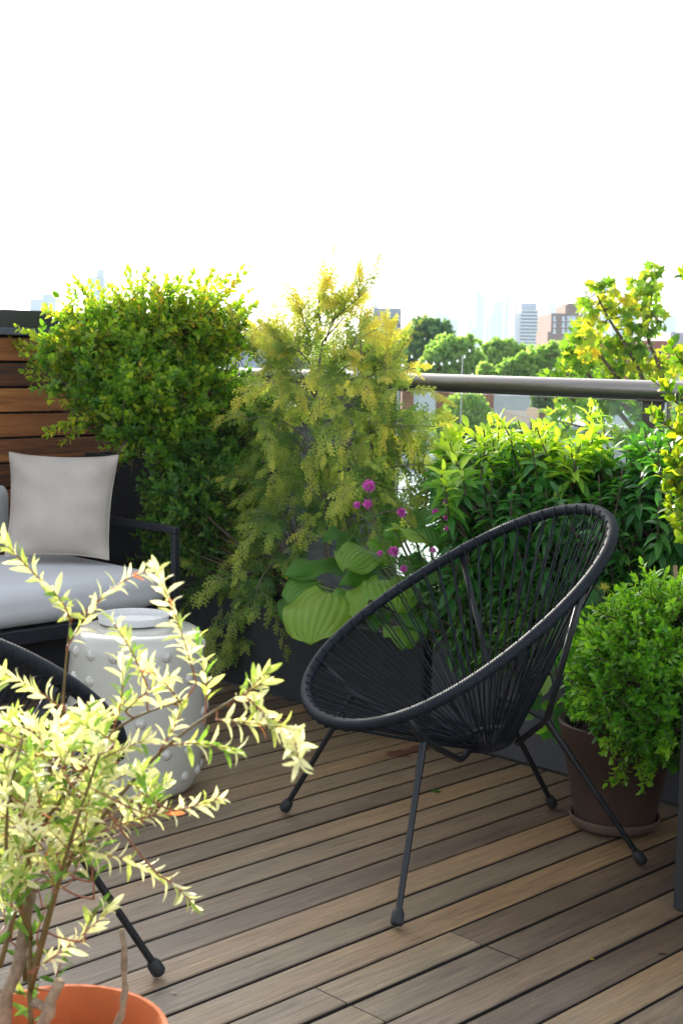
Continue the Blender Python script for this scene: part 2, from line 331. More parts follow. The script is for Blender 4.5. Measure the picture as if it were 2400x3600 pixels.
# ------------------------------------------------------------------ foliage tools
def nrm(a):
    a = np.asarray(a, float); return a/(np.linalg.norm(a, axis=-1, keepdims=True)+1e-12)
def leaf_template(ys, ws, fold=.25, droop=.15):
    V = []; Q = []
    for y, w in zip(ys, ws):
        z = -droop*y*y
        V += [(-w, y, z+fold*w), (0, y, z), (w, y, z+fold*w)]
    for i in range(len(ys)-1):
        a = i*3; Q += [(a, a+1, a+4, a+3), (a+1, a+2, a+5, a+4)]
    return np.array(V), np.array(Q)
T_OVAL = leaf_template([0, .3, .7, 1], [.03, .27, .25, .03], .3, .2)
T_LANCE = leaf_template([0, .3, .65, 1], [.03, .17, .15, .01], .35, .35)
T_WILLOW = leaf_template([0, .25, .6, .85, 1], [.02, .115, .14, .08, .01], .45, .35)
T_PIERIS = leaf_template([0, .2, .5, .8, 1], [.03, .13, .20, .13, .01], .4, .45)
T_TINY = (np.array([(0, 0, 0), (.35, .5, .06), (0, 1, 0), (-.35, .5, .06)]), np.array([(0, 1, 2, 3)]))
def maple_template():
    V = [(0, .42, 0)]; Q = []
    tips = [(-115, .42), (-58, .52), (0, .62), (58, .52), (115, .42)]
    def pt(a, r, z=0): return (math.sin(R_(a))*r, .42+math.cos(R_(a))*r, z)
    for i, (a, r) in enumerate(tips):
        k = len(V); V += [pt(a-29, .26, .03), pt(a, r, -.08), pt(a+29, .26, .03)]; Q.append((0, k, k+1, k+2))
    k = len(V); V += [pt(144, .26, 0), (0, .1, 0), pt(-144, .26, 0)]; Q.append((0, k, k+1, k+2))
    return np.array(V), np.array(Q)
T_MAPLE = maple_template()
class Leaves:
    def __init__(s): s.p = []; s.d = []; s.n = []; s.s = []; s.t = []
    def add(s, p, d, n, size, tone): s.p.append(p); s.d.append(d); s.n.append(n); s.s.append(size); s.t.append(tone)
    def build(s, name, tmpl, mat, parent=None, smooth=False):
        p = np.array(s.p, float); d = nrm(s.d); n = np.array(s.n, float)
        x = nrm(np.cross(d, n)+1e-6); z = np.cross(x, d); sc = np.array(s.s, float)
        sc = sc if sc.ndim == 2 else np.stack([sc, sc, sc], 1)
        TV, TQ = tmpl; m = len(p); k = len(TV)
        V = p[:, None]+TV[None, :, 0:1]*x[:, None]*sc[:, None, 0:1]+TV[None, :, 1:2]*d[:, None]*sc[:, None, 1:2]+TV[None, :, 2:3]*z[:, None]*sc[:, None, 2:3]
        Q = TQ[None]+(np.arange(m)*k)[:, None, None]
        return quads_obj(name, V.reshape(-1, 3), Q.reshape(-1, 4), np.repeat(np.array(s.t, float), k), mat, parent, smooth)
class Sticks:
    def __init__(s): s.a = []
    def add(s, p0, p1, r0, r1): s.a.append((*p0, *p1, r0, r1))
    def path(s, pts, r0, r1):
        n = len(pts)-1
        for i in range(n): s.add(pts[i], pts[i+1], r0+(r1-r0)*i/n, r0+(r1-r0)*(i+1)/n)
    def build(s, name, mat, parent=None, seg=4):
        a = np.array(s.a, float); p0, p1, r0, r1 = a[:, :3], a[:, 3:6], a[:, 6], a[:, 7]
        t = nrm(p1-p0); h = np.where(np.abs(t[:, 2:3]) < .9, [[0, 0, 1.]], [[1., 0, 0]]); x = nrm(np.cross(t, h)); y = np.cross(t, x)
        th = np.arange(seg)*2*math.pi/seg; c, s_ = np.cos(th)[None, :, None], np.sin(th)[None, :, None]
        ring = c*x[:, None]+s_*y[:, None]
        V = np.concatenate([p0[:, None]+ring*r0[:, None, None], p1[:, None]+ring*r1[:, None, None]], 1)
        Q = np.array([(k, (k+1) % seg, seg+(k+1) % seg, seg+k) for k in range(seg)])[None]+(np.arange(len(a))*2*seg)[:, None, None]
        return quads_obj(name, V.reshape(-1, 3), Q.reshape(-1, 4), np.full(len(a)*2*seg, .5), mat, parent, True)
def rv(s=1.): return rng.normal(size=3)*s
def bez(p0, p1, p2, n):
    t = np.linspace(0, 1, n)[:, None]; return (1-t)**2*np.asarray(p0)+2*t*(1-t)*np.asarray(p1)+t*t*np.asarray(p2)
def leafy(LV, ST, pts, spacing, size, tone, tr=.0012, opp=True, ang=55, wfac=1., jit=.25, tipgrow=0., r0=None, tone_tip=0., start=.1):
    """leaves in pairs (or alternate) along a polyline"""
    pts = np.asarray(pts); seg = np.linalg.norm(np.diff(pts, axis=0), axis=1); tot = seg.sum(); cum = np.concatenate([[0], np.cumsum(seg)])
    if ST is not None: ST.path(pts, r0 or tr*1.6, tr*.7)
    q = spacing*rng.random()+tot*start; phi = rng.random()*6.28; k = 0
    while q < tot:
        i = min(np.searchsorted(cum, q)-1, len(seg)-1); i = max(i, 0); f = (q-cum[i])/seg[i]
        p = pts[i]*(1-f)+pts[i+1]*f; t = nrm(pts[i+1]-pts[i])
        a = np.cross(t, [0, 0, 1.]); a = nrm(a) if np.linalg.norm(a) > .1 else np.array([1., 0, 0]); b = np.cross(a, t)
        w = q/tot
        for sgn in ((1, -1) if opp else (1,)):
            side = (a*math.cos(phi)+b*math.sin(phi))*sgn
            an = R_(ang*(1-.45*w)+rng.normal()*12)
            d = t*math.cos(an)+side*math.sin(an)+rv(jit*.3)
            nn = t*math.sin(an)-side*math.cos(an)+rv(jit)
            s = size*(.75+.5*rng.random())*(1+tipgrow*(w-.5))
            LV.add(p+side*tr, d, nn, (s*wfac, s, s), float(np.clip(tone+rng.normal()*.16+tone_tip*(w-.5), 0, 1)))
        phi += 1.57 if opp else 2.4; q += spacing*(.8+.4*rng.random()); k += 1
    # terminal leaf tuft
    for _ in range(2):
        LV.add(pts[-1], nrm(pts[-1]-pts[-2])+rv(.25), rv(1), (size*.7*wfac, size*.7, size*.7), float(np.clip(tone+.1+tone_tip*.5+rng.normal()*.1, 0, 1)))
def blob_points(blobs, n, shell=.55):
    """blobs: (centre, radii) ; points biased to the outer shell"""
    w = np.array([r[0]*r[1]*r[2] for c, r in blobs]); w = w**.8; w /= w.sum(); out = []
    for _ in range(n):
        k = rng.choice(len(blobs), p=w); c, r = blobs[k]
        d = nrm(rng.normal(size=3)); rad = shell+(1-shell)*rng.random()**.7 if rng.random() < .8 else rng.random()
        out.append((np.asarray(c)+d*np.asarray(r)*rad, d, k))
    return out
def px_r(px, D): return px*D/FPX

# ================================================================== SETTING
# deck: every board modelled, real gaps between them; local x = along boards
def build_deck():
    mb = MB()
    kk = range(-34, 33)
    gap = {k: .0070+.0065*rng.random()**1.2 for k in kk}
    gap[2] = .0125; gap[0] = .0105
    tones = {}
    for k in list(kk)[:-1]:
        v1 = 1.9445-.09564*k-gap[k]/2; v0 = 1.9445-.09564*(k+1)+gap[k+1]/2
        uend = 3.272+rng.normal()*.0008
        cuts = [-2.2, uend]
        if k in (1, 2): cuts = [-2.2, 1.790, 2.182, uend]
        for i in range(len(cuts)-1):
            u0 = cuts[i]+(.0015 if i else 0); u1 = cuts[i+1]-(.0015 if i < len(cuts)-2 else 0)
            zt = rng.normal()*.0006; c = .0028
            prof = [(v0, -.024), (v0, -c+zt), (v0+c*.35, -c*.35+zt), (v0+c, zt), (v1-c, zt), (v1-c*.35, -c*.35+zt), (v1, -c+zt), (v1, -.024)]
            V = [(u0, a, b) for a, b in prof]+[(u1, a, b) for a, b in prof]; n = len(prof)
            F = [(j, (j+1) % n, n+(j+1) % n, n+j) for j in range(n)]+[tuple(range(n))[::-1], tuple(range(n, 2*n))]
            mb.add(V, F, float(rng.random()))
    o = mb.build('deck', M['deck'], rz=YA); tag(o, kind='structure')
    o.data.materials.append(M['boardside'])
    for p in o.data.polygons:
        if abs(p.normal.z) < .35: p.material_index = 1  # upright faces take the painted gap shade
    s = MB().box(-2.4, 4.1, -1.5, 5.6, -.30, -.07); o = s.build('terrace_slab', M['under'], rz=YA); tag(o, kind='structure')
build_deck()
o = MB().box(-6000, 6000, -200, 9000, -11, -10).build('street_level', M['ground']); tag(o, kind='structure')

# planters (uv-frame boxes, hollow, with soil)
def planter(name, u0, u1, v0, v1, h, mat, label, th=.02, lip=0, soil=.04, seams=()):
    c = xyz((u0+u1)/2, (v0+v1)/2, 0); e = empty(name, c, YA, label, 'planter')
    a, b = (u1-u0)/2, (v1-v0)/2
    bm = bmesh.new()
    out = [(-a, -b), (a, -b), (a, b), (-a, b)]; inn = [(-a+th, -b+th), (a-th, -b+th), (a-th, b-th), (-a+th, b-th)]
    V = [(x, y, .004) for x, y in out]+[(x, y, h) for x, y in out]+[(x, y, h) for x, y in inn]+[(x, y, h-soil-.04) for x, y in inn]
    F = []
    for i in range(4):
        j = (i+1) % 4; F += [(i, j, 4+j, 4+i), (4+i, 4+j, 8+j, 8+i), (8+i, 8+j, 12+j, 12+i)]
    F += [(3, 2, 1, 0), (12, 13, 14, 15)]
    for v in V: bm.verts.new(v)
    bm.verts.ensure_lookup_table()
    for f in F: bm.faces.new([bm.verts[i] for i in f])
    ed = [e_ for e_ in bm.edges if abs(e_.verts[0].co.z-e_.verts[1].co.z) > h*.9 or (e_.verts[0].co.z > h-.001 and e_.verts[1].co.z > h-.001)]
    bmesh.ops.bevel(bm, geom=ed, offset=.003, segments=2, affect='EDGES'); bm.verts.index_update()
    mb = MB().add([v.co[:] for v in bm.verts], [[v.index for v in f.verts] for f in bm.faces]); bm.free()
    mb.build('box', mat, e)
    n = 24; xs = np.linspace(-a+th, a-th, n); ys = np.linspace(-b+th, b-th, n)
    V = [(x, y, h-soil+rng.normal()*.006) for x in xs for y in ys]
    F = [(i*n+j, (i+1)*n+j, (i+1)*n+j+1, i*n+j+1) for i in range(n-1) for j in range(n-1)]
    MB().add(V, F).build('soil', M['soil'], e, smooth=True)
    return e
U0 = 3.282
planter('planter', U0, U0+.52, 2.915, 3.905, .305, M['planter'], 'charcoal planter box holding the golden cypress and the broad hosta leaves')
planter('planter', U0+.003, U0+.52, 1.25, 2.885, .32, M['planter2'], 'grey planter box with the dense green hedge, behind the near woven chair')
tp0 = atU(273, 1564, 3.34)
planter('tall_planter', 3.34, 3.86, 4.24, 4.86, .78, M['planter'], 'tall charcoal planter box in the corner beside the wooden fence, behind the pillow')
pc = uv(gz(2362, 3197)); planter('corner_planter', pc[0], pc[0]+.42, pc[1]-.5, pc[1], .50, M['planter3'], 'dark planter box cut off by the right edge, beside the old clay pot')
# black nursery tub standing in grey planter
t = atU(1765, 2200, U0+.26); e = empty('nursery_tub', (t[0], t[1], .285), 0, 'black plastic nursery tub sunk in the grey planter, seen through the chair cords', 'plant tub')
MB().lathe([(.09, 0), (.105, .085), (.112, .085), (.112, .10), (.104, .10), (.098, .07)], 36).build('tub_wall', M['rubber'], e, smooth_angle=40)
MB().lathe([(0.0, .07), (.097, .07)], 36).build('soil', M['soil'], e)

# wooden fence + cap (runs along the boards direction)
VW = 4.90
def zv(px, py): return atV(px, py, VW)[2]
e = empty('wooden_fence', xyz(2.4, VW, 0), YA, 'fence of horizontal reddish brown boards under a black metal cap, behind the sofa', 'fence')
ztop = zv(60, 1090); zc = zv(60, 1180)
lines = [zv(60, y) for y in (1184, 1275, 1363, 1450, 1540, 1627)]
stp = (lines[0]-lines[-1])/5
mb = MB()
for i in range(12):
    z1 = lines[0]-i*stp-.004; z0 = z1-stp+.009
    if z0 < .01: break
    mb.box(-1.6, 1.3, -.02+rng.normal()*.001, 0.002, z0, z1, .003, tone=[.62, .18, .75, .55, .42, .25, .5, .3, .6, .4, .5, .4][i])
mb.build('board_panel', M['fence'], e)
MB().box(-1.6, 1.3, .01, .05, .02, zc+.007).build('backing', M['under'], e)
MB().box(-1.62, 1.32, -.035, .09, zc+.008, ztop, .004).build('top_cap', M['cap'], e)
MB().box(-1.62, 1.32, -.05, -.036, zc+.002, zc+.03, .002).build('cap_trim', M['slate'], e)

# railing
e = empty('railing', xyz(3.95, 3, 0), YA, 'glass guard railing with a thick round metal handrail beyond the planters', 'railing')
zr = 1.104; ru = 3.95
MB().tube([(0, -3.2, zr), (0, 2.2, zr)], .033, 32).build('handrail', M['rail'], e, smooth_angle=50)
for q in ((2300, 1440), (1371, 1400)):
    pv = uv(atU(*q, ru))[1]-3
    p = MB().box(-.02, .02, pv-.036, pv+.036, -.25, zr-.034, .002).build('post', M['post'], e)
    MB().box(.021, .034, pv-.014, pv+.014, -.25, zr-.036, .001).build('post_fin', M['cap'], p)
    MB().box(-.035, .035, pv-.05, pv+.05, zr-.036, zr-.026, .002).build('saddle', M['post'], p)
pvs = sorted([uv(atU(*q, ru))[1]-3 for q in ((2300, 1440), (1371, 1400))])
for a, b in ((-3.1, pvs[0]-.04), (pvs[0]+.04, pvs[1]-.04), (pvs[1]+.04, 2.1)):
    MB().box(-.006, .006, a, b, .06, zr-.036).build('glass_panel', M['glass'], e)

# ================================================================== CHAIRS
PCR = [-0.3976, 0.6366, 0.0688, 0.367, 0.413, 0.0524, 0.3608, 0.0871, 0.1107]
def rimpt(th):
    a = (1-math.cos(th))/2
    s = PCR[0]+PCR[1]*a+PCR[2]*a*a; z = PCR[3]+PCR[4]*a+PCR[5]*a*a
    w = PCR[6]*math.sin(th)*(1+PCR[7]*math.cos(th)+PCR[8]*math.cos(th)**2)
    return np.array([s, -w, z])
def make_chair():
    root = empty('lounge_chair', (0, 0, 0))
    th = np.linspace(0, 2*math.pi, 2001)[:-1]; Pd = np.array([rimpt(t) for t in th])
    seg = np.linalg.norm(np.roll(Pd, -1, 0)-Pd, axis=1); cum = np.concatenate([[0], np.cumsum(seg)]); tot = cum[-1]
    PP = np.vstack([Pd, Pd[:1]])
    def at(s): return np.array([np.interp(s % tot, cum, PP[:, k]) for k in range(3)])
    NW = 380; ph = [(0, .0124), (.25, .0138), (.5, .0142), (.75, .0138)]
    pts = []; rr = []
    for i in range(NW):
        for f, r in ph: pts.append(at((i+f)/NW*tot)); rr.append(r)
    MB().tube(pts, rr, 14, closed=True).build('wrapped_rim', M['cord'], root, smooth=True)
    C = np.array([.045, 0, .280]); RR = .062
    ring = []
    for i in range(40):
        a = i/40*2*math.pi; ring.append(C+np.array([math.cos(a)*RR, math.sin(a)*RR, .22*math.cos(a)*RR]))
    MB().tube(ring, .007, 10, closed=True).build('bottom_ring', M['black'], root, smooth=True)
    ring = np.array(ring)
    mb = MB(); NC = 62
    for i in range(NC):
        s = (i+.5)/NC*tot; p = at(s); t = nrm(at(s+.004)-at(s-.004))
        a = math.atan2(p[1], p[0]-C[0])
        q0 = C+np.array([math.cos(a)*RR, math.sin(a)*RR, .22*math.cos(a)*RR])
        inw = nrm(q0-p); inw = nrm(inw-t*(inw@t)); up = np.cross(t, inw); up = up if up[2] > 0 else -up
        tr = np.array([-math.sin(a), math.cos(a), 0])
        for k, (ou, oi, ot) in enumerate(((.0146, .002, -.0035), (-.0146, .002, .0035))):
            st = p+up*ou+inw*oi+t*ot*1.2; mid = p+up*ou*.55+inw*.020+t*ot
            en = q0+tr*ot*.35+np.array([0, 0, .006 if k == 0 else -.006])
            path = [p+up*ou*1.0+t*ot*1.3-inw*.006, st, mid]
            for f in (.35, .7): path.append(mid+(en-mid)*f-np.array([0, 0, .004*math.sin(math.pi*f)])+rv(.0006))
            path.append(en); path.append(C+(en-C)*.90-np.array([0, 0, .012]))
            mb.tube(path, .0020, 6, caps=False)
    mb.build('seat_cords', M['cord'], root, smooth=True)
    def y(s, w, z): return np.array([s, -w, z])
    def rnd(pts, r=.022, n=5):
        pts = [np.asarray(p, float) for p in pts]; out = [pts[0]]
        for i in range(1, len(pts)-1):
            a = pts[i]+nrm(pts[i-1]-pts[i])*r; b = pts[i]+nrm(pts[i+1]-pts[i])*r
            out += list(bez(a, pts[i], b, n))
        return out+[pts[-1]]
    tr = .0078
    for sg in (1, -1):
        MB().tube(rnd([y(-.292, sg*.283, .424), y(-.227, sg*.226, .352), y(-.062, sg*.072, .250), y(-.008, sg*.030, .276)]), tr, 10).build('front_strut', M['black'], root, smooth=True)
        a = rimpt(R_(116)); a[1] *= sg*1.0; inn = y(.127, sg*.137, .352)
        MB().tube(rnd([np.array([a[0]+.008, a[1]*.99, a[2]-.012]), inn, y(.098, sg*.045, .272)]), tr, 10).build('back_strut', M['black'], root, smooth=True)
        for nm, top, ft in (('leg', y(-.227, sg*.226, .350), y(-.350, sg*.393, .012)), ('leg', y(.127, sg*.137, .350), y(.350, sg*.2225, .012))):
            d = ft-top; lg = MB(); lg.tube([top, top+d*.2, top+d*.203, ft], [tr*1.12, tr*1.12, tr*.95, tr*.95], 10)
            lo = lg.build(nm, M['black'], root, smooth_angle=40)
            dn = nrm(d); f0 = ft-dn*.028
            c = MB(); c.tube([f0-dn*.004, f0, f0+dn*.006, ft-dn*.006, ft+dn*.000, ft+dn*.004], [.0085, .0105, .0138, .0145, .0140, .0105], 16)
            V = c.v[-1]; V[:, 2] = np.maximum(V[:, 2], .0015)
            c.build('rubber_foot', M['rubber'], lo, smooth_angle=50)
    MB().tube([y(.127, .137, .352), y(.127, -.137, .352)], tr*.8, 10).build('cross_bar', M['black'], root, smooth=True)
    return root
def copy_tree(o, parent=None):
    c = o.copy(); COL.objects.link(c)
    if parent: c.parent = parent
    for ch in list(o.children): copy_tree(ch, c)
    return c
ch = make_chair()
ch2 = copy_tree(ch)
ch.location = (.32817, 3.34284, 0); ch.rotation_euler = (0, 0, math.atan2(.34060, .94021))
tag(ch, 'black woven cord lounge chair standing whole in the middle of the deck', 'chair', 'black woven lounge chairs')
ch2.location = (-.749, 2.276, 0); ch2.rotation_euler = (0, 0, 4.647)
tag(ch2, 'black woven cord lounge chair half hidden behind the variegated willow', 'chair', 'black woven lounge chairs')

# ================================================================== STOOL + PLATE
SC = np.array([-.552, 3.80])
e = empty('garden_stool', (SC[0], SC[1], 0), 0, 'pale glazed ceramic drum stool with raised studs, a dish on its top', 'stool')
prof = [(0, .449), (.12, .4495), (.158, .447), (.170, .440), (.176, .428), (.1795, .40), (.186, .34), (.189, .27), (.189, .20), (.184, .12), (.172, .05), (.160, .018), (.150, .004), (.0, .004)]
pd = np.array(prof); 
MB().lathe(prof, 72).build('body', M['stool'], e, smooth=True)
def rad(z): 
    q = pd[3:-1][::-1]; return float(np.interp(z, q[:, 1], q[:, 0]))
stud = []
for i in range(16): stud.append((i*22.5+11, .398))
for i in range(16):
    if i % 4 in (1, 2): stud.append((i*22.5+11, .330)); stud.append((i*22.5+11, .135))
    stud.append((i*22.5+11, .062))
    if i % 4 in (0, 3): stud.append((i*22.5+11, .225))
for a, z in stud:
    a = R_(a); r = rad(z)
    if math.sin(a) > .5: continue
    c = np.array([math.cos(a)*(r-.002), math.sin(a)*(r-.002), z]); nx = np.array([math.cos(a), math.sin(a), 0]); tx = np.array([-math.sin(a), math.cos(a), 0]); up = np.array([0, 0, 1.])
    V = []; F = []; n = 12; rings = [(.0165, -.002), (.0150, .003), (.0118, .007), (.0065, .0098), (.0, .0106)]
    for rr, hh in rings:
        for k in range(n): V.append(c+nx*hh+tx*math.cos(k/n*6.2832)*rr+up*math.sin(k/n*6.2832)*rr)
    for i in range(4):
        for k in range(n): F.append((i*n+k, i*n+(k+1) % n, (i+1)*n+(k+1) % n, (i+1)*n+k))
    MB().add(V, F).build('stud', M['stool'], e, smooth=True)
pl = gz(470, 2172, .464)
e = empty('plate', (pl[0], pl[1], .4505), 0, 'white speckled dish with a low upright rim on top of the ceramic stool', 'plate')
MB().lathe([(0, .001), (.090, .001), (.0955, .004), (.0985, .022), (.0978, .0236), (.0955, .0226), (.0925, .008), (.086, .006), (0, .006)], 64).build('dish', M['plate'], e, smooth_angle=50)

# ================================================================== SOFA
e = empty('sofa', xyz(2.3, 4.4, 0), YA, 'dark metal frame outdoor sofa with thick pale grey cushions in front of the wooden fence', 'sofa')
def soft_box(x0, x1, y0, y1, z0, z1, r=.05, puff=.012, n=14):
    """rounded cushion"""
    bm = bmesh.new(); bmesh.ops.create_cube(bm, size=2); bmesh.ops.subdivide_edges(bm, edges=bm.edges[:], cuts=n, use_grid_fill=True)
    hx, hy, hz = (x1-x0)/2, (y1-y0)/2, (z1-z0)/2; V = []
    for v in bm.verts:
        c = np.array([v.co.x*hx, v.co.y*hy, v.co.z*hz]); inner = np.clip(c, [-hx+r, -hy+r, -hz+r], [hx-r, hy-r, hz-r]); d = c-inner; l = np.linalg.norm(d)
        q = inner+(d/l*r if l > 1e-9 else 0)
        nx, ny = q[0]/hx, q[1]/hy
        q = q+np.array([0, 0, math.copysign(puff, q[2])*(1-nx**4)*(1-ny**4)*min(1, abs(q[2])/hz)])
        V.append(q+np.array([(x0+x1)/2, (y0+y1)/2, (z0+z1)/2]))
    bm.verts.index_update(); F = [[v.index for v in f.verts] for f in bm.faces]; bm.free()
    return MB().add(V, F)
fv = 3.975-4.4; ur = 3.115-2.3
soft_box(-1.7, ur-.015, fv, .30, .285, .42, .055, .014, 24).build('seat_cushion', M['cushion'], e, smooth=True)
soft_box(-1.7, .56, .22, .42, .422, .70, .06, .0, 16).build('back_cushion', M['cushion'], e, smooth=True)
mb = MB(); mb.box(-1.7, ur, fv+.01, fv+.05, .225, .275, .003); mb.box(-1.7, ur, .40, .44, .225, .275, .003); mb.box(ur-.04, ur, fv+.051, .399, .225, .275, .003)
mb.box(-1.7, ur-.041, fv+.051, .399, .255, .27); mb.build('seat_frame', M['sofa'], e)
mb = MB(); mb.box(ur+.002, ur+.028, fv+.0, fv+.026, .004, .548, .003); mb.box(ur+.002, ur+.028, fv+.0, .44, .549, .575, .003); mb.box(ur+.002, ur+.028, .414, .44, .004, .548, .003)
mb.build('arm_frame', M['sofa'], e)
MB().box(-1.7, ur-.06, fv+.14, fv+.16, .004, .225).build('under_seat_shade', M['under'], e)  # dark sheet added below the seat, standing in for the shade there
for x in (-1.5,): MB().box(x, x+.03, fv+.012, fv+.042, .004, .224, .002).build('leg', M['sofa'], e)

# pillow
def pillow():
    TL, TR, BR, BL = P(34, 1590, 5.18), P(417, 1600, 5.18), P(383, 1968, 5.05), P(18, 1958, 5.0)
    TL, TR, BR, BL = [np.array(q) for q in (TL, TR, BR, BL)]
    cen = (TL+TR+BR+BL)/4; nx = nrm((TR+BR)/2-(TL+BL)/2); ny = nrm((TL+TR)/2-(BL+BR)/2); nz = nrm(np.cross(nx, ny))
    n = 44; V = []; F = []; xs = np.linspace(-1, 1, n)
    for side in (1, -1):
        for j, b in enumerate(xs):
            for i, a in enumerate(xs):
                # concave edges between pointed corners
                ea = a*(1-.075*(1-b*b)**1.0); eb = b*(1-.085*(1-a*a)**1.0)
                base = ((1-ea)*(1-eb)*BL+(1+ea)*(1-eb)*BR+(1+ea)*(1+eb)*TR+(1-ea)*(1+eb)*TL)/4
                t = max(0, (1-abs(a)**2.4)*(1-abs(b)**2.4))**.55
                crease = .006*math.sin(a*9+b*3)*(abs(b)**3)*(1-b*b)*4+.005*math.sin(b*11+1)*(abs(a)**3)*(1-a*a)*4
                th = .080*t+1.5*crease+.004*math.sin(a*5+b*7)*t+.0035*math.sin(11*math.atan2(abs(b)-1.05, abs(a)-1.05))*max(0, abs(a*b))**2*t**.3
                V.append(base+nz*side*th+np.array([0, 0, -.006*(1-abs(b))]))
    for s_ in range(2):
        o_ = s_*n*n
        for j in range(n-1):
            for i in range(n-1):
                q = (o_+j*n+i, o_+j*n+i+1, o_+(j+1)*n+i+1, o_+(j+1)*n+i); F.append(q if s_ == 0 else q[::-1])
    V = np.array(V); e = empty('throw_pillow', cen, 0, 'square greige throw pillow with pointed corners leaning on the sofa', 'pillow')
    mb = MB().add(V-cen, F); o = mb.build('cover', M['pillow'], e, smooth=True)
    edge = [V[i] for i in range(n)]+[V[j*n+n-1] for j in range(1, n)]+[V[(n-1)*n+i] for i in range(n-2, -1, -1)]+[V[j*n] for j in range(n-2, 0, -1)]
    MB().tube(np.array(edge)-cen, .0028, 6, closed=True).build('seam', M['pillow'], e, smooth=True)
pillow()

# ================================================================== POTS
def pot(name, c, prof, mat, label, cat, soilz, soilr, seg=56):
    e = empty(name, (c[0], c[1], c[2]), 0, label, cat)
    MB().lathe(prof, seg).build('pot_wall', mat, e, smooth_angle=45)
    n = 9; V = [(0, 0, soilz+.008)]; F = []
    for i in range(1, n):
        for k in range(24): V.append((soilr*i/(n-1)*math.cos(k/24*6.2832), soilr*i/(n-1)*math.sin(k/24*6.2832), soilz+rng.normal()*.003))
    F = [(0, 1+k, 1+(k+1) % 24) for k in range(24)]+[(1+i*24+k, 1+(i+1)*24+k, 1+(i+1)*24+(k+1) % 24, 1+i*24+(k+1) % 24) for i in range(n-2) for k in range(24)]
    MB().add(V, F).build('soil', M['soil'], e, smooth=True)
    return e
WP = gz(210, 3628, .365)   # willow pot rim centre
rw = px_r(395, WP[1])
pot('terracotta_pot', (WP[0], WP[1], 0), [(0, .003), (rw*.66, .003), (rw*.70, .012), (rw*.93, .30), (rw*1.0, .300), (rw*1.035, .31), (rw*1.035, .352), (rw*1.01, .365), (rw*.965, .365), (rw*.935, .352), (rw*.90, .25), (rw*.86, .19)],
    M['terra'], 'bright orange terracotta pot at the bottom left corner holding the variegated willow', 'pot', .215, rw*.875)
GP = np.array([.722, 3.545, 0])
e = empty('pot_saucer', tuple(GP), 0, 'shallow weathered clay saucer under the old brown pot', 'saucer')
MB().lathe([(0, .003), (.098, .003), (.112, .012), (.1165, .030), (.1155, .035), (.111, .033), (.106, .016), (0, .012)], 56).build('dish', M['saucer'], e, smooth_angle=45)
pot('clay_pot', (GP[0], GP[1], .0135), [(0, .0), (.100, .0), (.103, .01), (.138, .205), (.142, .208), (.1515, .255), (.153, .262), (.149, .266), (.138, .262), (.130, .23), (.128, .2)],
    M['oldterra'], 'old dark brown clay pot under the rounded boxwood, behind the chair leg', 'pot', .225, .131)

# ================================================================== PLANTS
UP = np.array([0, 0, 1.])
def shrub(name, label, cat, base, blobs, ntw, tw_len, spacing, lsize, tone, mat, tmpl, upb=.6, outb=.8, droop=0., shoots=(), wfac=1., tone_var=.12, stems=9, stem_r=.006, topgold=0., shell=.55, ang=55, barkm='barkdark', seed=1, tone_tip=0., facing=0.):
    global rng
    rng = np.random.default_rng(seed)
    base = np.asarray(base, float)
    e = empty(name, tuple(base), 0, label, cat)
    LV = Leaves(); ST = Sticks()
    hubs = []
    for c, r in blobs:
        k = max(2, int(stems*r[0]/.2))
        for _ in range(k):
            h = np.asarray(c)+nrm(rv())*np.asarray(r)*.35
            mid = base+(h-base)*.5+rv(.03); pts = bez(base+np.array([rv(.02)[0], rv(.02)[1], 0]), mid, h, 7)
            ST.path(pts-base, stem_r, stem_r*.5); hubs.append(h)
    hubs = np.array(hubs)
    zmin = min(c[2]-r[2] for c, r in blobs); zmax = max(c[2]+r[2] for c, r in blobs)
    for p, d, k in blob_points(blobs, ntw, shell):
        c = np.asarray(blobs[k][0])
        if facing and d[1] > .35 and rng.random() < facing: continue
        dirv = nrm(d*outb+UP*upb+rv(.35)-np.array([0, 0, droop]))
        l = tw_len*(.6+.8*rng.random()); st = p-dirv*l*.8
        end = p+dirv*l*.3+np.array([0, 0, -droop*l*.4]); pts = bez(st, (st+end)/2+rv(.012), end, 5)
        hgt = (p[2]-zmin)/(zmax-zmin+1e-9)
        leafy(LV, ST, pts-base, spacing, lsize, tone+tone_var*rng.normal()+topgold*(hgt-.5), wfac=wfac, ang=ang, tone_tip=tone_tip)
        if rng.random() < .5:
            hh = hubs[np.argmin(((hubs-st)**2).sum(1))]; ST.path(bez(hh, (hh+st)/2+rv(.03), st, 4)-base, stem_r*.45, .0012)
    for sh in shoots:
        sp, ep = sh[0], sh[1]; pts = bez(sp, (np.asarray(sp)+ep)/2+np.array([0, 0, -.02])+rv(.01), ep, 8)
        leafy(LV, ST, pts-base, spacing*1.1, lsize*1.1, tone+.15+topgold*.4, wfac=wfac, ang=ang, r0=.002)
        for f in ((.35, .5, .65, .78) if len(sh) < 3 else ()):
            i = int(f*7); q = pts[i]; dv = nrm(nrm(pts[i+1]-pts[i])+rv(.5)); l2 = (.05+.05*rng.random())*(.5 if name == 'upright_boxwood' else 1)
            leafy(LV, ST, np.array([q, q+dv*l2*.5+rv(.003), q+dv*l2+UP*.01])-base, spacing, lsize, tone+.12+topgold*.4, wfac=wfac)
    ST.build('stems', M[barkm], e)
    LV.build('foliage', tmpl, M[mat], e)
    return e
def B(px, py, D, r, ry=None, rz=None):
    """blob: pixel centre, depth, pixel radius (m radii)"""
    m = px_r(r, D); return (P(px, py, D), (m, ry if ry else m*.9, px_r(rz, D) if rz else m))

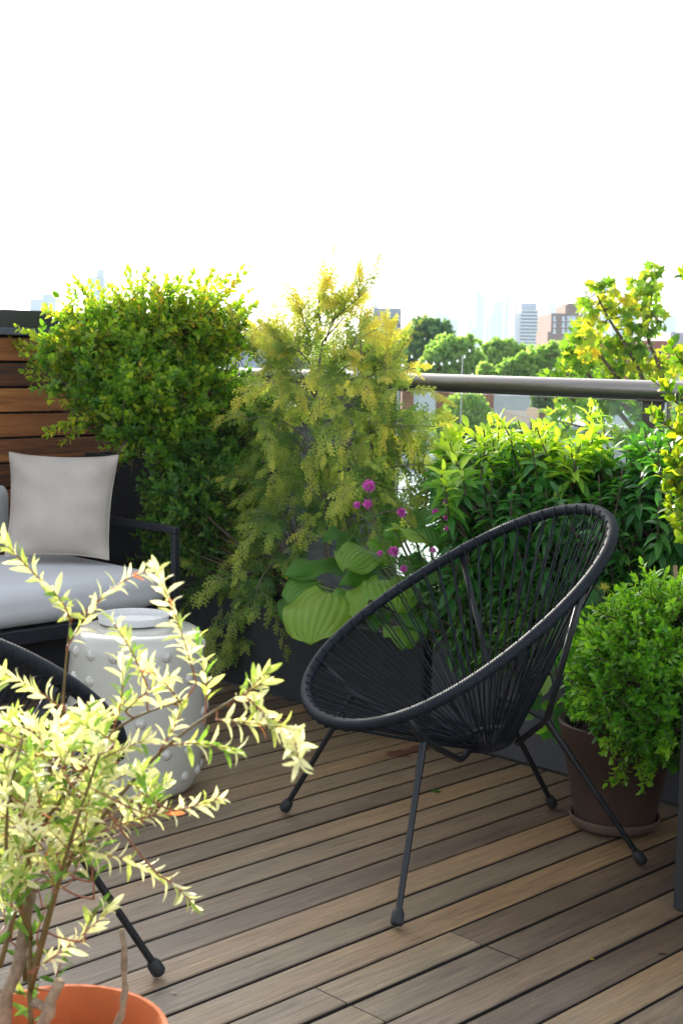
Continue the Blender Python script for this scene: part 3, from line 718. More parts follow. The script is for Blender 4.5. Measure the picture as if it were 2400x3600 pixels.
# left boxwood in the tall planter
D = 5.45
bb = [B(500, 1170, D, 170), B(690, 1150, D+.05, 150), B(350, 1200, D-.05, 140), B(500, 1340, D-.1, 190), B(720, 1300, D, 150), B(370, 1380, D-.1, 120), B(600, 1500, D-.1, 130), B(270, 1110, D, 80), B(820, 1150, D, 70), B(640, 1400, D-.1, 150), B(460, 1500, D-.15, 80), B(420, 1070, D, 70), B(600, 1040, D, 70), B(760, 1060, D, 60), B(860, 1090, D, 40), B(170, 1210, D-.1, 60), B(200, 1310, D-.1, 50), B(300, 1290, D-.1, 90)]
bb = [(c_, (r_[0]*.92, r_[1], r_[2]*.9)) for c_, r_ in bb]
tips = [(270, 985), (290, 1010), (345, 1000), (450, 948), (480, 965), (505, 975), (590, 975), (610, 1000), (680, 955), (745, 955), (765, 975), (805, 965), (872, 945), (880, 1020), (900, 1065), (60, 1150), (48, 1195), (120, 1185), (80, 1305), (110, 1330), (165, 1530), (215, 1560), (160, 1075), (195, 1030), (905, 1180), (925, 1210), (400, 1000), (545, 1000), (700, 1010), (470, 1650), (560, 1640), (100, 1250)]
hub = P(520, 1300, D)
sh = []
for tx, ty in tips:
    ep = P(tx, ty, D+rng.normal()*.12); stp_ = ep+(hub-ep)*min(.75, .38/np.linalg.norm(hub-ep)); sh.append((stp_, ep))
tb = xyz(3.6, 4.55, .74)
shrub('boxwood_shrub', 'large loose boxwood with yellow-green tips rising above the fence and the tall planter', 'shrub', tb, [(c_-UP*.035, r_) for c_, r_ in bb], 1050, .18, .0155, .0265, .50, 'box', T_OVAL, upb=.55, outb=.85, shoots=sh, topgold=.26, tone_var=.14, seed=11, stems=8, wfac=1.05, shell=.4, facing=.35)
# dark lower boxwood between the tall planter and the cypress
D = 5.35
bb = [B(680, 1640, D, 130), B(620, 1760, D-.1, 120), B(760, 1720, D, 150), B(600, 1900, D-.05, 100), B(720, 1880, D, 130), B(830, 1560, D+.1, 120), B(860, 1440, D+.2, 100), B(560, 1980, D, 70)]
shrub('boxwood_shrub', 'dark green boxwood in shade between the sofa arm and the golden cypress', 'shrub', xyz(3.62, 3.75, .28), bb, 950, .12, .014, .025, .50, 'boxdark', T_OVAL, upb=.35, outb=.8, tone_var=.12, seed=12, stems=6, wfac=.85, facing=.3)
# upright boxwood at the right edge
D = 3.05
bb = [B(2540, 1560, D, 100), B(2530, 1670, D, 120), B(2560, 1800, D, 120)]
tips = [(2310, 1452), (2345, 1350), (2395, 1235), (2345, 1600), (2350, 1670), (2355, 1760), (2380, 1500), (2380, 1600), (2375, 1700), (2390, 1820)]
sh = []
for tx, ty in tips:
    ep = P(tx, ty, D+rng.normal()*.05); h2 = P(2470, ty+130, D); sh.append((ep+(h2-ep)*.8, ep))
sh.append((P(2500, 1050, D), P(2399, 962, D), 1))
shrub('upright_boxwood', 'upright boxwood with rounded yellow-green leaves entering at the right edge above the hedge', 'shrub', (pc_ := xyz(pc[0]+.21, pc[1]-.25, .44)), bb, 170, .11, .016, .026, .46, 'upright', T_OVAL, upb=.9, outb=.5, shoots=sh, tone_var=.15, seed=13, stems=6, wfac=1.15)
# globe boxwood in old clay pot
D = 3.45
bb = [B(2290, 2330, D, 270, .2, 250), B(2200, 2420, D-.05, 190, .16), B(2400, 2230, D, 210, .17), B(2350, 2500, D-.1, 180, .14), B(2130, 2380, D, 130, .12), B(2480, 2450, D-.05, 180, .14)]
tips = [(2140, 2110), (2290, 2040), (2300, 2010), (2360, 2060), (2070, 2200), (1990, 2350), (2130, 2640), (2160, 2740), (2290, 2720), (2240, 2690), (2330, 2640), (2170, 2580), (2080, 2520), (2020, 2430), (2230, 2120), (2395, 2010), (2050, 2250)]
hub = P(2280, 2360, D); sh = []
for tx, ty in tips:
    ep = P(tx, ty, D-.12+rng.normal()*.06); sh.append((ep+(hub-ep)*min(.8, .16/np.linalg.norm(hub-ep)), ep))
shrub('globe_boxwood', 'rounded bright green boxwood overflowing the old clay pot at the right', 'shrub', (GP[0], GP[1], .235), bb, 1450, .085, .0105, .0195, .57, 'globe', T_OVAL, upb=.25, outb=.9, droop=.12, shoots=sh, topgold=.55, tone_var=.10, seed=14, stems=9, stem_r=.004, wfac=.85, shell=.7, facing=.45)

# pieris hedge: stems ending in whorls
def whorl_shrub(name, label, base, spots, mat, seed, n_leaf=19, lsize=.053, tone=.34, topgold=.6):
    global rng
    rng = np.random.default_rng(seed); base = np.asarray(base, float)
    e = empty(name, tuple(base), 0, label, 'shrub'); LV = Leaves(); ST = Sticks()
    for (px, py, D, gold) in spots:
        tip = P(px, py, D); lean = nrm(tip-base+np.array([0, 0, .5])+rv(.18)); l = .10+.07*rng.random()
        st = tip-nrm(lean*.8+UP*.55+rv(.25))*l; pts = bez(st, (st+tip)/2+rv(.01), tip, 6)
        ST.path(bez(base+rv(.05)*[1, 1, 0], (base+st)/2+rv(.05), st, 6)-base, .004, .003)
        ST.path(pts-base, .003, .002)
        seg = nrm(pts[-1]-pts[-2]); a = nrm(np.cross(seg, [1., 0, .1])); b = np.cross(seg, a)
        for k in range(n_leaf+int(6*rng.random())):
            f = k/n_leaf; i = max(0, min(5, int(5*(1-f*.9)))); p = pts[i]+(pts[max(0, i-1)]-pts[i])*rng.random()
            ph = k*2.4+rng.random()*.4; side = a*math.cos(ph)+b*math.sin(ph)
            an = R_((24 if gold > .6 else 48)+62*min(1, f)**.7+rng.normal()*11)
            d = seg*math.cos(an)+side*math.sin(an); nn = seg*math.sin(an)-side*math.cos(an)
            s = lsize*(.75+.45*rng.random())*(.8+.3*min(1, f*2))
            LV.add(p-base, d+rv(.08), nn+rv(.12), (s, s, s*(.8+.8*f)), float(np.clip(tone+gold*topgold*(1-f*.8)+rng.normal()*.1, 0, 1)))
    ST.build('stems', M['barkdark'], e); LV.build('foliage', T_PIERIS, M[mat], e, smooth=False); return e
def spots_in(poly_top, x0, x1, ybot, D, n, dd=.22, gold_rng=110):
    out = []
    for i in range(n):
        x = x0+(x1-x0)*rng.random(); yt = np.interp(x, *zip(*poly_top)); f = rng.random()**1.25
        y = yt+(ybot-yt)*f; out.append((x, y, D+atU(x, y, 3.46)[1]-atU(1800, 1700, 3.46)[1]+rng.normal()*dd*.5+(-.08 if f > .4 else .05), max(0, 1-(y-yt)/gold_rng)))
    return out
top1 = [(1500, 1560), (1560, 1540), (1610, 1505), (1700, 1500), (1735, 1470), (1790, 1530), (1820, 1490), (1900, 1500), (1940, 1510), (2000, 1590), (2060, 1560)]
rng = np.random.default_rng(5)
s1 = spots_in(top1, 1560, 2040, 2000, 4.32, 270)+[(1735, 1455, 4.2, 1.2), (1820, 1480, 4.2, 1.2), (1885, 1480, 4.2, 1.2), (1920, 1490, 4.2, 1.2), (1645, 1500, 4.25, 1.2), (1700, 1510, 4.2, 1), (1565, 1690, 4.1, .9), (1560, 1650, 4.1, .9), (1600, 1620, 4.1, .9), (1850, 1560, 4.15, 1), (1580, 1560, 4.2, 1.)]
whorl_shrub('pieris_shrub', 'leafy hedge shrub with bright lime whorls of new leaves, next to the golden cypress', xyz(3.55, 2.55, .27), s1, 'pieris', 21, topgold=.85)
rng = np.random.default_rng(6)
top2 = [(1950, 1600), (2040, 1580), (2100, 1560), (2150, 1600), (2200, 1540), (2260, 1500), (2330, 1510), (2400, 1470), (2500, 1450)]
s2 = spots_in(top2, 1960, 2500, 2060, 4.32, 320, gold_rng=90)
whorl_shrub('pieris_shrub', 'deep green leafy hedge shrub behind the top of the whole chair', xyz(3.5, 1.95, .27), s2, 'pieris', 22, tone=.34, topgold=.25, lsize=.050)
rng = np.random.default_rng(61)
s3 = spots_in([(1450, 1960), (1600, 1950), (1900, 1990), (2100, 1990)], 1460, 2100, 2200, 4.2, 110, gold_rng=1, dd=.12)
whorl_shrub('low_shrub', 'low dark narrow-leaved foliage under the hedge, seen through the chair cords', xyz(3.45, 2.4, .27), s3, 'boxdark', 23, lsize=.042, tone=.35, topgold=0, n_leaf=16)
# flowering pieris sprig standing above
rng = np.random.default_rng(8)
s4 = [(2078, 1430, 4.1, 1.2), (2085, 1500, 4.1, 1.2), (2050, 1520, 4.08, 1.1), (2110, 1530, 4.1, 1.1), (2000, 1560, 4.05, 1.1), (2040, 1560, 4.0, 1), (2130, 1560, 4.1, .9), (1985, 1600, 4.05, 1)]
e4 = whorl_shrub('pieris_shrub', 'pale yellow-green shoot with seed spikes standing above the hedge against the glass', xyz(3.5, 2.2, .27), s4, 'pieris', 24, tone=.55, topgold=.5, lsize=.06)
LV = Leaves(); b4 = xyz(3.5, 2.2, .27)
for tp in ((2070, 1400), (2095, 1410), (2075, 1440), (2110, 1440)):
    q0 = P(tp[0]+4, tp[1]+70, 4.1); q1 = P(tp[0], tp[1], 4.1)
    for k in range(22):
        f = k/22; LV.add(q0+(q1-q0)*f-b4, UP*.6+rv(.7), rv(1), (.006, .011, .006), .95)
LV.build('seed_spike', T_TINY, M['pieris'], e4)

# golden threadleaf cypress
def spray_template():
    """flat, forked fern-like spray made of thin ribbons, length 1 along +Y"""
    V = []; Q = []; W = .024
    def rib(p0, p1, w0, w1, z0=0, z1=0):
        p0 = np.array(p0, float); p1 = np.array(p1, float); d = p1-p0; d /= np.linalg.norm(d); s_ = np.array([-d[1], d[0]])
        k = len(V)
        for p, w, z in ((p0, w0, z0), (p1, w1, z1)):
            V.append((p[0]-s_[0]*w, p[1]-s_[1]*w, z)); V.append((p[0]+s_[0]*w, p[1]+s_[1]*w, z+w*.5))
        Q.append((k, k+1, k+3, k+2))
    r2 = random.Random(3)
    rib((0, 0), (.03, .5), W, W, 0, -.04); rib((.03, .5), (0, 1), W, W*.5, -.04, -.16)
    for i in range(7):
        y = .08+i*.125; sd = 1 if i % 2 else -1; l = .38*(1-y*.62)
        a = R_(34+r2.random()*14)*sd; e1 = (.02+math.sin(a)*l, y+math.cos(a)*l)
        rib((.02, y), e1, W*.9, W*.5, -.03*y, -.1*y-.06)
        for f in (.35, .62):
            m = (.02+math.sin(a)*l*f, y+math.cos(a)*l*f); l3 = l*.42
            for s3 in (-1, 1):
                a3 = a+s3*R_(38); rib(m, (m[0]+math.sin(a3)*l3, m[1]+math.cos(a3)*l3), W*.8, W*.4, -.06*y-.03, -.1*y-.07)
    return np.array(V), np.array(Q)
T_SPRAY = spray_template()
def cypress():
    global rng
    rng = np.random.default_rng(31)
    base = xyz(3.56, 3.35, .27); D0 = base[1]
    e = empty('golden_cypress', tuple(base), 0, 'golden threadleaf cypress with lacy drooping sprays in the middle of the planters', 'shrub')
    ST = Sticks(); LV = Leaves()
    trunks = [[(1000, 2000), (985, 1750), (985, 1500), (990, 1300), (1120, 1100), (1135, 1020)], [(1310, 1950), (1320, 1700), (1300, 1500), (1270, 1300), (1265, 1120), (1285, 1030)], [(1150, 1950), (1130, 1600), (1110, 1350), (1135, 1200), (1240, 1080)]]
    for tk in trunks:
        pts = [base+rv(.03)*[1, 1, 0]]+[P(x, y, atU(x, 1700, 3.56)[1]+rng.normal()*.04) for x, y in tk]
        ST.path(np.array(pts)-base, .011, .002)
    # limb tips (px) with the length scale of the foliage mass they carry
    limbs = []
    outline = [(1120, 1035), (1285, 1025), (1060, 1110), (1200, 1090), (960, 1190), (1250, 1200), (1310, 1225), (1400, 1250), (900, 1250), (1000, 1240), (1130, 1250),
        (920, 1340), (1030, 1350), (1150, 1340), (1280, 1330), (1380, 1290), (1440, 1380), (860, 1480), (800, 1530), (960, 1450), (1080, 1450), (1200, 1450), (1320, 1430), (1440, 1480), (1530, 1500), (1500, 1570),
        (780, 1600), (900, 1590), (1020, 1570), (1150, 1580), (1280, 1560), (1400, 1600), (1530, 1640), (660, 1730), (760, 1700), (850, 1700), (960, 1700), (1080, 1700), (1200, 1690), (1320, 1700), (1450, 1720),
        (640, 1800), (700, 1850), (800, 1830), (900, 1830), (1010, 1820), (1120, 1820), (1240, 1830), (1340, 1810), (1480, 1800), (650, 1920), (740, 1960), (850, 1950), (960, 1960), (1060, 1930), (1180, 1950), (1280, 1900),
        (700, 2040), (800, 2060), (900, 2070), (640, 2000), (520, 2120), (490, 2110), (740, 2190), (830, 2310), (860, 2160)]
    for (x, y) in outline:
        # heart of the plant at this height
        hx = 1130+(x-1130)*.2; hy = y+60 if y > 1250 else y+110
        if y > 1870 and x > 985: continue
        D = atU(x, 1700, 3.5)[1]
        dz = rng.normal()*.13
        if y > 2050: dz = -abs(rng.normal()*.06)-.33; hx = min(hx, 1000); hy = y-130
        elif y > 1700: dz -= .08
        h = P(hx, hy, atU(hx, 1700, 3.55)[1]+dz*.2); tip = P(x, y, D+dz)
        limb = bez(h, (h+tip)/2+UP*(.05 if y > 1300 else -.01)+rv(.02), tip, 10)
        ST.path(limb-base, .0036, .0012)
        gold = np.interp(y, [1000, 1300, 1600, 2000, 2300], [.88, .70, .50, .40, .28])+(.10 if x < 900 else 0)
        nsp = 25 if y > 1250 else (32 if y > 1150 else 22)
        npl = (4 if y > 2000 else 5.5) if y > 1250 else (9 if y > 1150 else 5)
        for k in range(int(npl+rng.random())):
            f = min(1, .2+.8*((k+rng.random())/npl)**.8); i = min(8, int(f*9)); q = limb[i]+(limb[i+1]-limb[i])*rng.random()
            ld = nrm(limb[i+1]-limb[i]); out = nrm(ld*.8+rv(.62)+UP*.1)
            L1 = (.08+.11*rng.random())*(1 if y > 1230 else .6)
            dro = ((-.85+.9*rng.random()) if y > 1250 else .2+.4*rng.random())*L1
            ax = bez(q, q+out*L1*.5+UP*.02, q+out*L1+UP*dro, 9)
            ST.path(ax-base, .0013, .0006)
            pn = nrm(np.array([rng.normal()*.5, -.75, .55])+rv(.25)); bright = rng.normal()*.10
            m_ = 11
            for m in range(m_):
                g = (m+.5)/m_; j = min(7, int(g*8)); pp = ax[j]+(ax[j+1]-ax[j])*(g*8-j); td = nrm(ax[j+1]-ax[j])
                sd = nrm(np.cross(td, pn))*(1 if m % 2 else -1); an = R_(38*(1-.5*g)+rng.normal()*8)
                dd = nrm(td*math.cos(an)+sd*math.sin(an)+rv(.12)-UP*.12)
                s = (.050+.030*rng.random())*(1.15-.35*g)
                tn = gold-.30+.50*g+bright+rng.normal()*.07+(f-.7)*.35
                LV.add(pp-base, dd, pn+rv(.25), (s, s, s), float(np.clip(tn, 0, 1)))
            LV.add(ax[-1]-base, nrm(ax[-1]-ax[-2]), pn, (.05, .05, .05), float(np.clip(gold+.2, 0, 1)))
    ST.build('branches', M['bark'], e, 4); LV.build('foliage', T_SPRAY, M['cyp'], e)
cypress()

# hosta: broad ribbed leaves
def hosta_leaf(mb, base, tip, nrm_hint, wid, droop, cup, tone, uvs, wav=.01, ph=0):
    ax = tip-base; l = np.linalg.norm(ax); d = ax/l; x = nrm(np.cross(d, nrm_hint)); z = np.cross(x, d)
    nu, nv = 15, 15; V = []; F = []
    for j in range(nv):
        t = j/(nv-1); w = wid*max(0, 1-abs(2*t-.93)**2.5)**.55*(1-.25*t**3)+.0008
        for i in range(nu):
            s = (i/(nu-1)-.5)*2
            back = -.13*l*(abs(s)**1.5)*(1-t)**2.2
            rib = .0010*math.cos(s*math.pi*6)*math.sin(math.pi*t)
            p = base+d*(t*l+back)+x*s*w+z*(droop*l*(math.sin(math.pi*t*.9)-.35*t*t)-cup*w*s*s+rib+wav*math.sin(t*11+s*2+ph)*abs(s)**2)
            V.append(p); uvs.append((i/(nu-1), t))
    for j in range(nv-1):
        for i in range(nu-1): F.append((j*nu+i, j*nu+i+1, (j+1)*nu+i+1, (j+1)*nu+i))
    mb.add(V, F, tone)
def hosta():
    base = xyz(3.44, 2.98, .26); e = empty('hosta', tuple(base), 0, 'hosta with broad ribbed lime-green leaves hanging over the charcoal planter left of the chair', 'plant')
    # (attach px, tip px, D_attach, D_tip, half width px, normal hint (x,y,z), tone, cup)
    LL = [((1150, 2085), (1090, 2265), 4.50, 4.28, 132, (-.15, -.9, .55), .92, .25),
          ((1120, 2060), (1005, 2130), 4.62, 4.52, 80, (-.2, -.8, .6), .55, .2),
          ((1290, 2040), (1250, 2180), 4.50, 4.34, 62, (-.5, -.8, .3), .85, .3),
          ((1360, 2040), (1400, 2150), 4.40, 4.26, 105, (.2, -.85, .5), .72, .15),
          ((1300, 1935), (1210, 2000), 4.60, 4.45, 92, (-.1, -.7, .75), .70, .2),
          ((1190, 1990), (990, 2030), 4.75, 4.60, 52, (0, -.6, .8), .42, .3),
          ((1340, 2010), (1190, 2060), 4.60, 4.5, 45, (0, -.7, .7), .4, .3),
          ((1450, 1870), (1560, 1760), 4.55, 4.5, 60, (0, -.6, .9), .38, .2),
          ((1500, 1850), (1540, 1930), 4.5, 4.35, 70, (.2, -.8, .6), .50, .2),
          ((1380, 1855), (1520, 1935), 4.42, 4.30, 26, (.3, -.4, .9), .95, .5),
          ((1400, 2200), (1420, 2280), 4.36, 4.22, 62, (.1, -.9, .4), .65, .2),
          ((1320, 2150), (1330, 2210), 4.45, 4.35, 50, (0, -.9, .4), .2, .2),
          ((1450, 2040), (1480, 2150), 4.48, 4.38, 60, (.1, -.8, .5), .22, .2),
          ((1480, 1960), (1420, 2020), 4.5, 4.45, 60, (0, -.6, .8), .18, .2),
          ((1190, 1950), (1270, 1900), 4.8, 4.78, 60, (0, -.6, .8), .18, .2),
          ((1500, 1990), (1560, 2060), 4.45, 4.35, 55, (0, -.8, .6), .25, .2),
          ((1250, 2080), (1190, 2180), 4.52, 4.40, 70, (-.2, -.85, .5), .6, .2),
          ((1080, 2060), (1000, 2190), 4.75, 4.60, 60, (-.3, -.8, .5), .3, .2),
          ((1420, 1900), (1360, 1830), 4.6, 4.62, 55, (0, -.6, .8), .45, .2),
          ((1560, 1900), (1610, 1850), 4.4, 4.38, 50, (.2, -.6, .8), .5, .2),
          ((1230, 1880), (1130, 1900), 4.8, 4.72, 45, (-.1, -.6, .8), .35, .2),
          ((1380, 1960), (1300, 1900), 4.55, 4.5, 55, (0, -.7, .7), .62, .2),
          ((1420, 2120), (1500, 2230), 4.4, 4.3, 55, (.1, -.9, .4), .4, .2)]
    for k, (a, t, Da, Dt, w, nh, tone, cup) in enumerate(LL):
        A, T = P(*a, Da), P(*t, Dt); mb = MB(); uvs = []
        hosta_leaf(mb, A-base, T-base, np.array(nh, float), px_r(w, Da), .14, cup, tone, uvs, .014, k)
        o = mb.build('leaf', M['hosta'], e, smooth=True)
        ul = o.data.uv_layers.new(name='UVMap'); li = np.empty(len(o.data.loops), dtype=np.int32); o.data.loops.foreach_get('vertex_index', li)
        ul.data.foreach_set('uv', np.array(uvs, np.float32)[li].ravel())
        ST = MB(); ST.tube(bez(rv(.02)*[1, 1, 0], (A-base)*.5+UP*.05, A-base, 8), [.004]*8, 6); ST.build('leaf_stalk', M['stemgreen'], o, smooth=True)
hosta()

# globe amaranth: magenta pompons on thin stems
def amaranth():
    global rng
    rng = np.random.default_rng(41)
    base = xyz(3.42, 2.78, .28); e = empty('globe_amaranth', tuple(base), 0, 'wiry plant with small magenta pompon flowers between the hosta and the hedge', 'flower')
    fl = [(1296, 1708, 24), (1292, 1772, 18), (1254, 1775, 14), (1411, 1802, 18), (1548, 1728, 16), (1565, 1762, 8), (1532, 1802, 16), (1571, 1818, 15), (1582, 1843, 10), (1574, 1860, 11), (1521, 1934, 12), (1384, 1938, 21), (1335, 1945, 11), (1418, 2000, 14), (1628, 1972, 8), (1643, 1965, 7), (1590, 1643, 8)]
    SM = MB(); LVs = Leaves()
    for (x, y, r) in fl:
        D = 4.28 if x < 1600 else 4.2; c = P(x, y, D); R0 = px_r(r, D)*1.0
        rng2 = rng; LV = Leaves()
        for k in range(150):
            d = nrm(rng.normal(size=3)); LV.add(c-base+d*R0*.15, d, rv(1), (R0*.35, R0*(.80+.2*rng.random()), R0*.3), float(rng.random()))
        LV.build('flower', T_TINY, M['pink'], e)
        root = base+np.array([rng.normal()*.08, rng.normal()*.04, 0]); mid = (root+c)/2+np.array([rng.normal()*.03, 0, .04])
        pts = bez(root, mid, c-UP*R0*.6, 12); SM.tube(pts-base, np.linspace(.0024, .0015, 12), 5)
        for k in (5, 7, 9, 10):
            for sg in (-1, 1): LVs.add(pts[k]-base, np.array([sg, rng.normal()*.5, .3+rng.random()*.4]), np.array([0, -.3, 1.]), (.022, .038, .03), .4+.3*rng.random())
    SM.build('stems', M['stemgreen'], e, smooth=True); LVs.build('leaves', T_LANCE, M['boxdark'], e)
amaranth()

# clematis vine beside the pot, with a seed head
def vine():
    global rng
    rng = np.random.default_rng(51)
    base = np.array([GP[0]-.085, GP[1]+.02, .24]); e = empty('clematis_vine', tuple(base), 0, 'climbing vine with soft leaves and a feathery seed head left of the old clay pot', 'plant')
    SM = MB(); LV = Leaves(); D = 3.62
    paths = [[(2010, 2560), (1960, 2440), (1940, 2300), (2050, 2180), (2125, 2085)], [(2010, 2560), (1930, 2500), (1880, 2400), (1870, 2250)], [(2020, 2560), (1990, 2480), (1930, 2350)], [(2030, 2570), (1980, 2540), (1900, 2560)], [(2020, 2560), (2060, 2480), (2080, 2420)]]
    for pth in paths:
        pts = np.array([P(x, y, D+rng.normal()*.02) for x, y in pth])-base; SM.tube(pts, .0014, 5)
    lv = [(2105, 2115, 62, -1), (2150, 2150, 45, 1), (2105, 2160, 55, 0), (2180, 2150, 30, 1), (2060, 2200, 70, -1), (2040, 2270, 70, -1), (2050, 2230, 50, 0), (2090, 2150, 40, -1), (1975, 2370, 60, 0), (1990, 2440, 70, 0), (1930, 2400, 60, -1), (1900, 2470, 65, -1), (2000, 2500, 65, 0), (2045, 2520, 60, 1), (1950, 2480, 50, -1), (1900, 2560, 45, -1), (1880, 2520, 35, -1), (1960, 2560, 50, 0), (2090, 2490, 50, 1), (1960, 2250, 60, -1), (1990, 2210, 50, -1), (1930, 2560, 50, -1), (2040, 2330, 45, 0), (1870, 2430, 45, -1), (2010, 2390, 50, 0), (1985, 2320, 45, 0)]
    for x, y, r, sd in lv:
        s = px_r(r*1.5, D); LV.add(P(x, y-r*.4, D+rng.normal()*.05)-base, np.array([sd*.7+rng.normal()*.3, rng.normal()*.3, -.6+rng.normal()*.3]), np.array([rng.normal()*.3, -.8, .5]), (s*1.35, s, s), float(np.clip(.45+rng.normal()*.25, 0, 1)))
    SM.build('stems', M['stemgreen'], e, smooth=True); LV.build('leaves', T_OVAL, M['vine'], e)
    c = P(2122, 2068, D)-base; H_ = Leaves()
    for k in range(46):
        d = nrm(rv()+np.array([0, 0, .4])); H_.add(c, d, rv(1), (.003, .019, .012), .9)
    H_.build('seed_head', T_LANCE, M['cyp'], e)
vine()
st0 = P(2374, 2075, 3.6); st1 = P(2372, 1988, 3.6); base = np.array([st0[0]+.003, st0[1], .24])
e = MB().tube([base-base, (st0+st1)/2-base, (st0+st1)/2-base+[0, 0, .001], st1-base], [.0065, .0065, .0055, .0055], 10).build('bamboo_stake', M['bamboo'], None, smooth_angle=40, loc=tuple(base))
tag(e, 'short bamboo cane sticking up behind the rounded boxwood at the right', 'stake')

# variegated willow in the terracotta pot
def willow():
    global rng
    rng = np.random.default_rng(61)
    base = np.array([WP[0], WP[1], .215]); D = WP[1]
    e = empty('variegated_willow', tuple(base), 0, 'dappled willow with cream and lime leaves on red twigs in the bright terracotta pot', 'shrub')
    LV = Leaves(); SO = MB(); SR = MB(); SW = MB()
    def pth(pts, dd=0.): return [P(x, y, D+dd+z) for x, y, z in pts]
    # old wood
    for pts, r in (([(30, 3700, 0), (20, 3470, 0), (60, 3420, .01), (95, 3230, .02), (120, 3100, .02)], .0085), ([(140, 3640, -.05), (170, 3560, -.05), (205, 3445, -.05)], .0085), ([(120, 3525, -.04), (160, 3545, -.05)], .006), ([(405, 3620, -.02), (430, 3550, -.02), (443, 3450, -.02), (430, 3265, -.03)], .0048)):
        q = np.array(pth(pts))-base; n_ = 10; q2 = np.array([[np.interp(t, np.linspace(0, 1, len(q)), q[:, k]) for k in range(3)] for t in np.linspace(0, 1, n_)])+rng.normal(size=(n_, 3))*.0011
        SW.tube(q2, r*np.linspace(1.05, .72, n_)*(1+rng.normal(size=n_)*.11), 12)
    # main stems: pixel paths with depth offsets (metres)
    mains = [
        [(110, 3620, -.02), (105, 3470, 0), (110, 3300, 0), (85, 3000, .02), (180, 2700, .02), (215, 2560, .02), (235, 2300, .03), (250, 2180, .03)],
        [(105, 3450, 0), (150, 3300, .0), (200, 3100, 0), (290, 2960, -.02), (420, 2800, -.03), (560, 2640, -.05), (720, 2520, -.06), (850, 2440, -.07)],
        [(0, 3400, 0), (60, 3180, .02), (130, 2930, .03), (200, 2830, .03), (300, 2700, .0), (400, 2560, -.02), (520, 2500, -.04), (650, 2460, -.05)],
        [(110, 3300, 0), (60, 3150, -.03), (20, 3000, -.05), (30, 2800, -.06), (80, 2600, -.05)],
        [(105, 3500, 0), (180, 3200, -.06), (250, 2950, -.1), (300, 2800, -.12), (350, 2650, -.14)],
        [(-60, 3500, .05), (-40, 3100, .05), (0, 2800, .06), (50, 2600, .08)],
        [(90, 3450, .02), (80, 3200, .04), (20, 2950, .08), (-20, 2700, .1), (-10, 2550, .1)],
    ]
    nodes = []
    for m in mains:
        q = np.array(pth(m))-base; n_ = 22; tt = np.linspace(0, 1, len(q)); q2 = np.array([[np.interp(t, tt, q[:, k]) for k in range(3)] for t in np.linspace(0, 1, n_)])
        for _ in range(2): q2[1:-1] = (q2[:-2]+2*q2[1:-1]+q2[2:])/4
        SO.tube(q2, np.linspace(.0034, .0012, n_), 8); nodes.append(q2)
    # leafy shoots: (start px, ctrl px, tip px, depth)
    shoots = [((250, 2190), (240, 2130), (180, 2070), .03), ((180, 2070), (120, 2020), (10, 1900), .03), ((235, 2280), (290, 2180), (360, 2100), .02), ((360, 2100), (450, 2020), (520, 2010), .02),
        ((690, 2400), (640, 2200), (550, 2010), -.04), ((720, 2520), (740, 2400), (690, 2250), -.04), ((850, 2440), (880, 2420), (930, 2370), -.07), ((850, 2440), (910, 2480), (950, 2540), -.07), ((760, 2530), (880, 2540), (1020, 2560), -.07), ((1020, 2560), (1040, 2600), (1050, 2680), -.07),
        ((800, 2470), (850, 2450), (920, 2400), -.06), ((600, 2620), (700, 2600), (830, 2640), -.05), ((300, 2950), (450, 2880), (620, 2850), -.02), ((620, 2850), (690, 2830), (770, 2810), -.02),
        ((200, 3000), (400, 2980), (560, 3080), -.06), ((560, 3080), (620, 3100), (680, 3180), -.06), ((100, 3420), (260, 3330), (380, 3200), -.03), ((230, 2500), (150, 2430), (20, 2370), .02), ((230, 2620), (120, 2560), (0, 2540), .01),
        ((400, 2560), (440, 2460), (430, 2330), -.02), ((250, 2650), (350, 2560), (450, 2460), 0), ((440, 2500), (520, 2420), (600, 2380), -.03), ((520, 2420), (480, 2300), (400, 2190), -.03), ((300, 2700), (400, 2640), (520, 2600), -.04), ((180, 2700), (100, 2640), (40, 2600), .02),
        ((640, 2480), (590, 2400), (520, 2350), -.04), ((560, 2640), (620, 2560), (640, 2480), -.05), ((130, 3000), (60, 2900), (0, 2850), 0), ((150, 2900), (260, 2870), (330, 2850), -.06), ((60, 2700), (40, 2650), (0, 2600), .03)]
    def grow(a, c, t, dz, size=.0215, tone=.55, sp=.0078, r=.0013):
        jz = rng.normal()*.02
        pts = bez(P(a[0], a[1], D+dz), P(c[0], c[1], D+dz+jz), P(t[0], t[1], D+dz+jz*2), 9)-base
        SR.tube(pts, np.linspace(r, r*.5, 9), 6)
        an = np.vstack(nodes); hn = an[np.argmin(((an-pts[0])**2).sum(1))]
        if np.linalg.norm(hn-pts[0]) > .0015: SR.tube(bez(hn, (hn+pts[0])/2-UP*.008+rv(.003), pts[0], 5), [r]*5, 6)
        leafy(LV, None, pts, sp, size, tone, tr=.001, ang=48, jit=.45, start=.12)
        return pts
    for a, c, t, dz in shoots: grow(a, c, t, dz, tone=.42+.3*rng.random())
    # dense interior shoots off the mains
    zone = [(120, 2620), (240, 2640), (60, 2760), (200, 2780), (330, 2720), (60, 2900), (180, 2930), (290, 2860), (400, 2780), (60, 2680), (80, 3020), (160, 3050), (40, 2560), (330, 2560), (20, 2840), (130, 2700), (380, 2650), (480, 2800), (20, 3100), (250, 2960)]
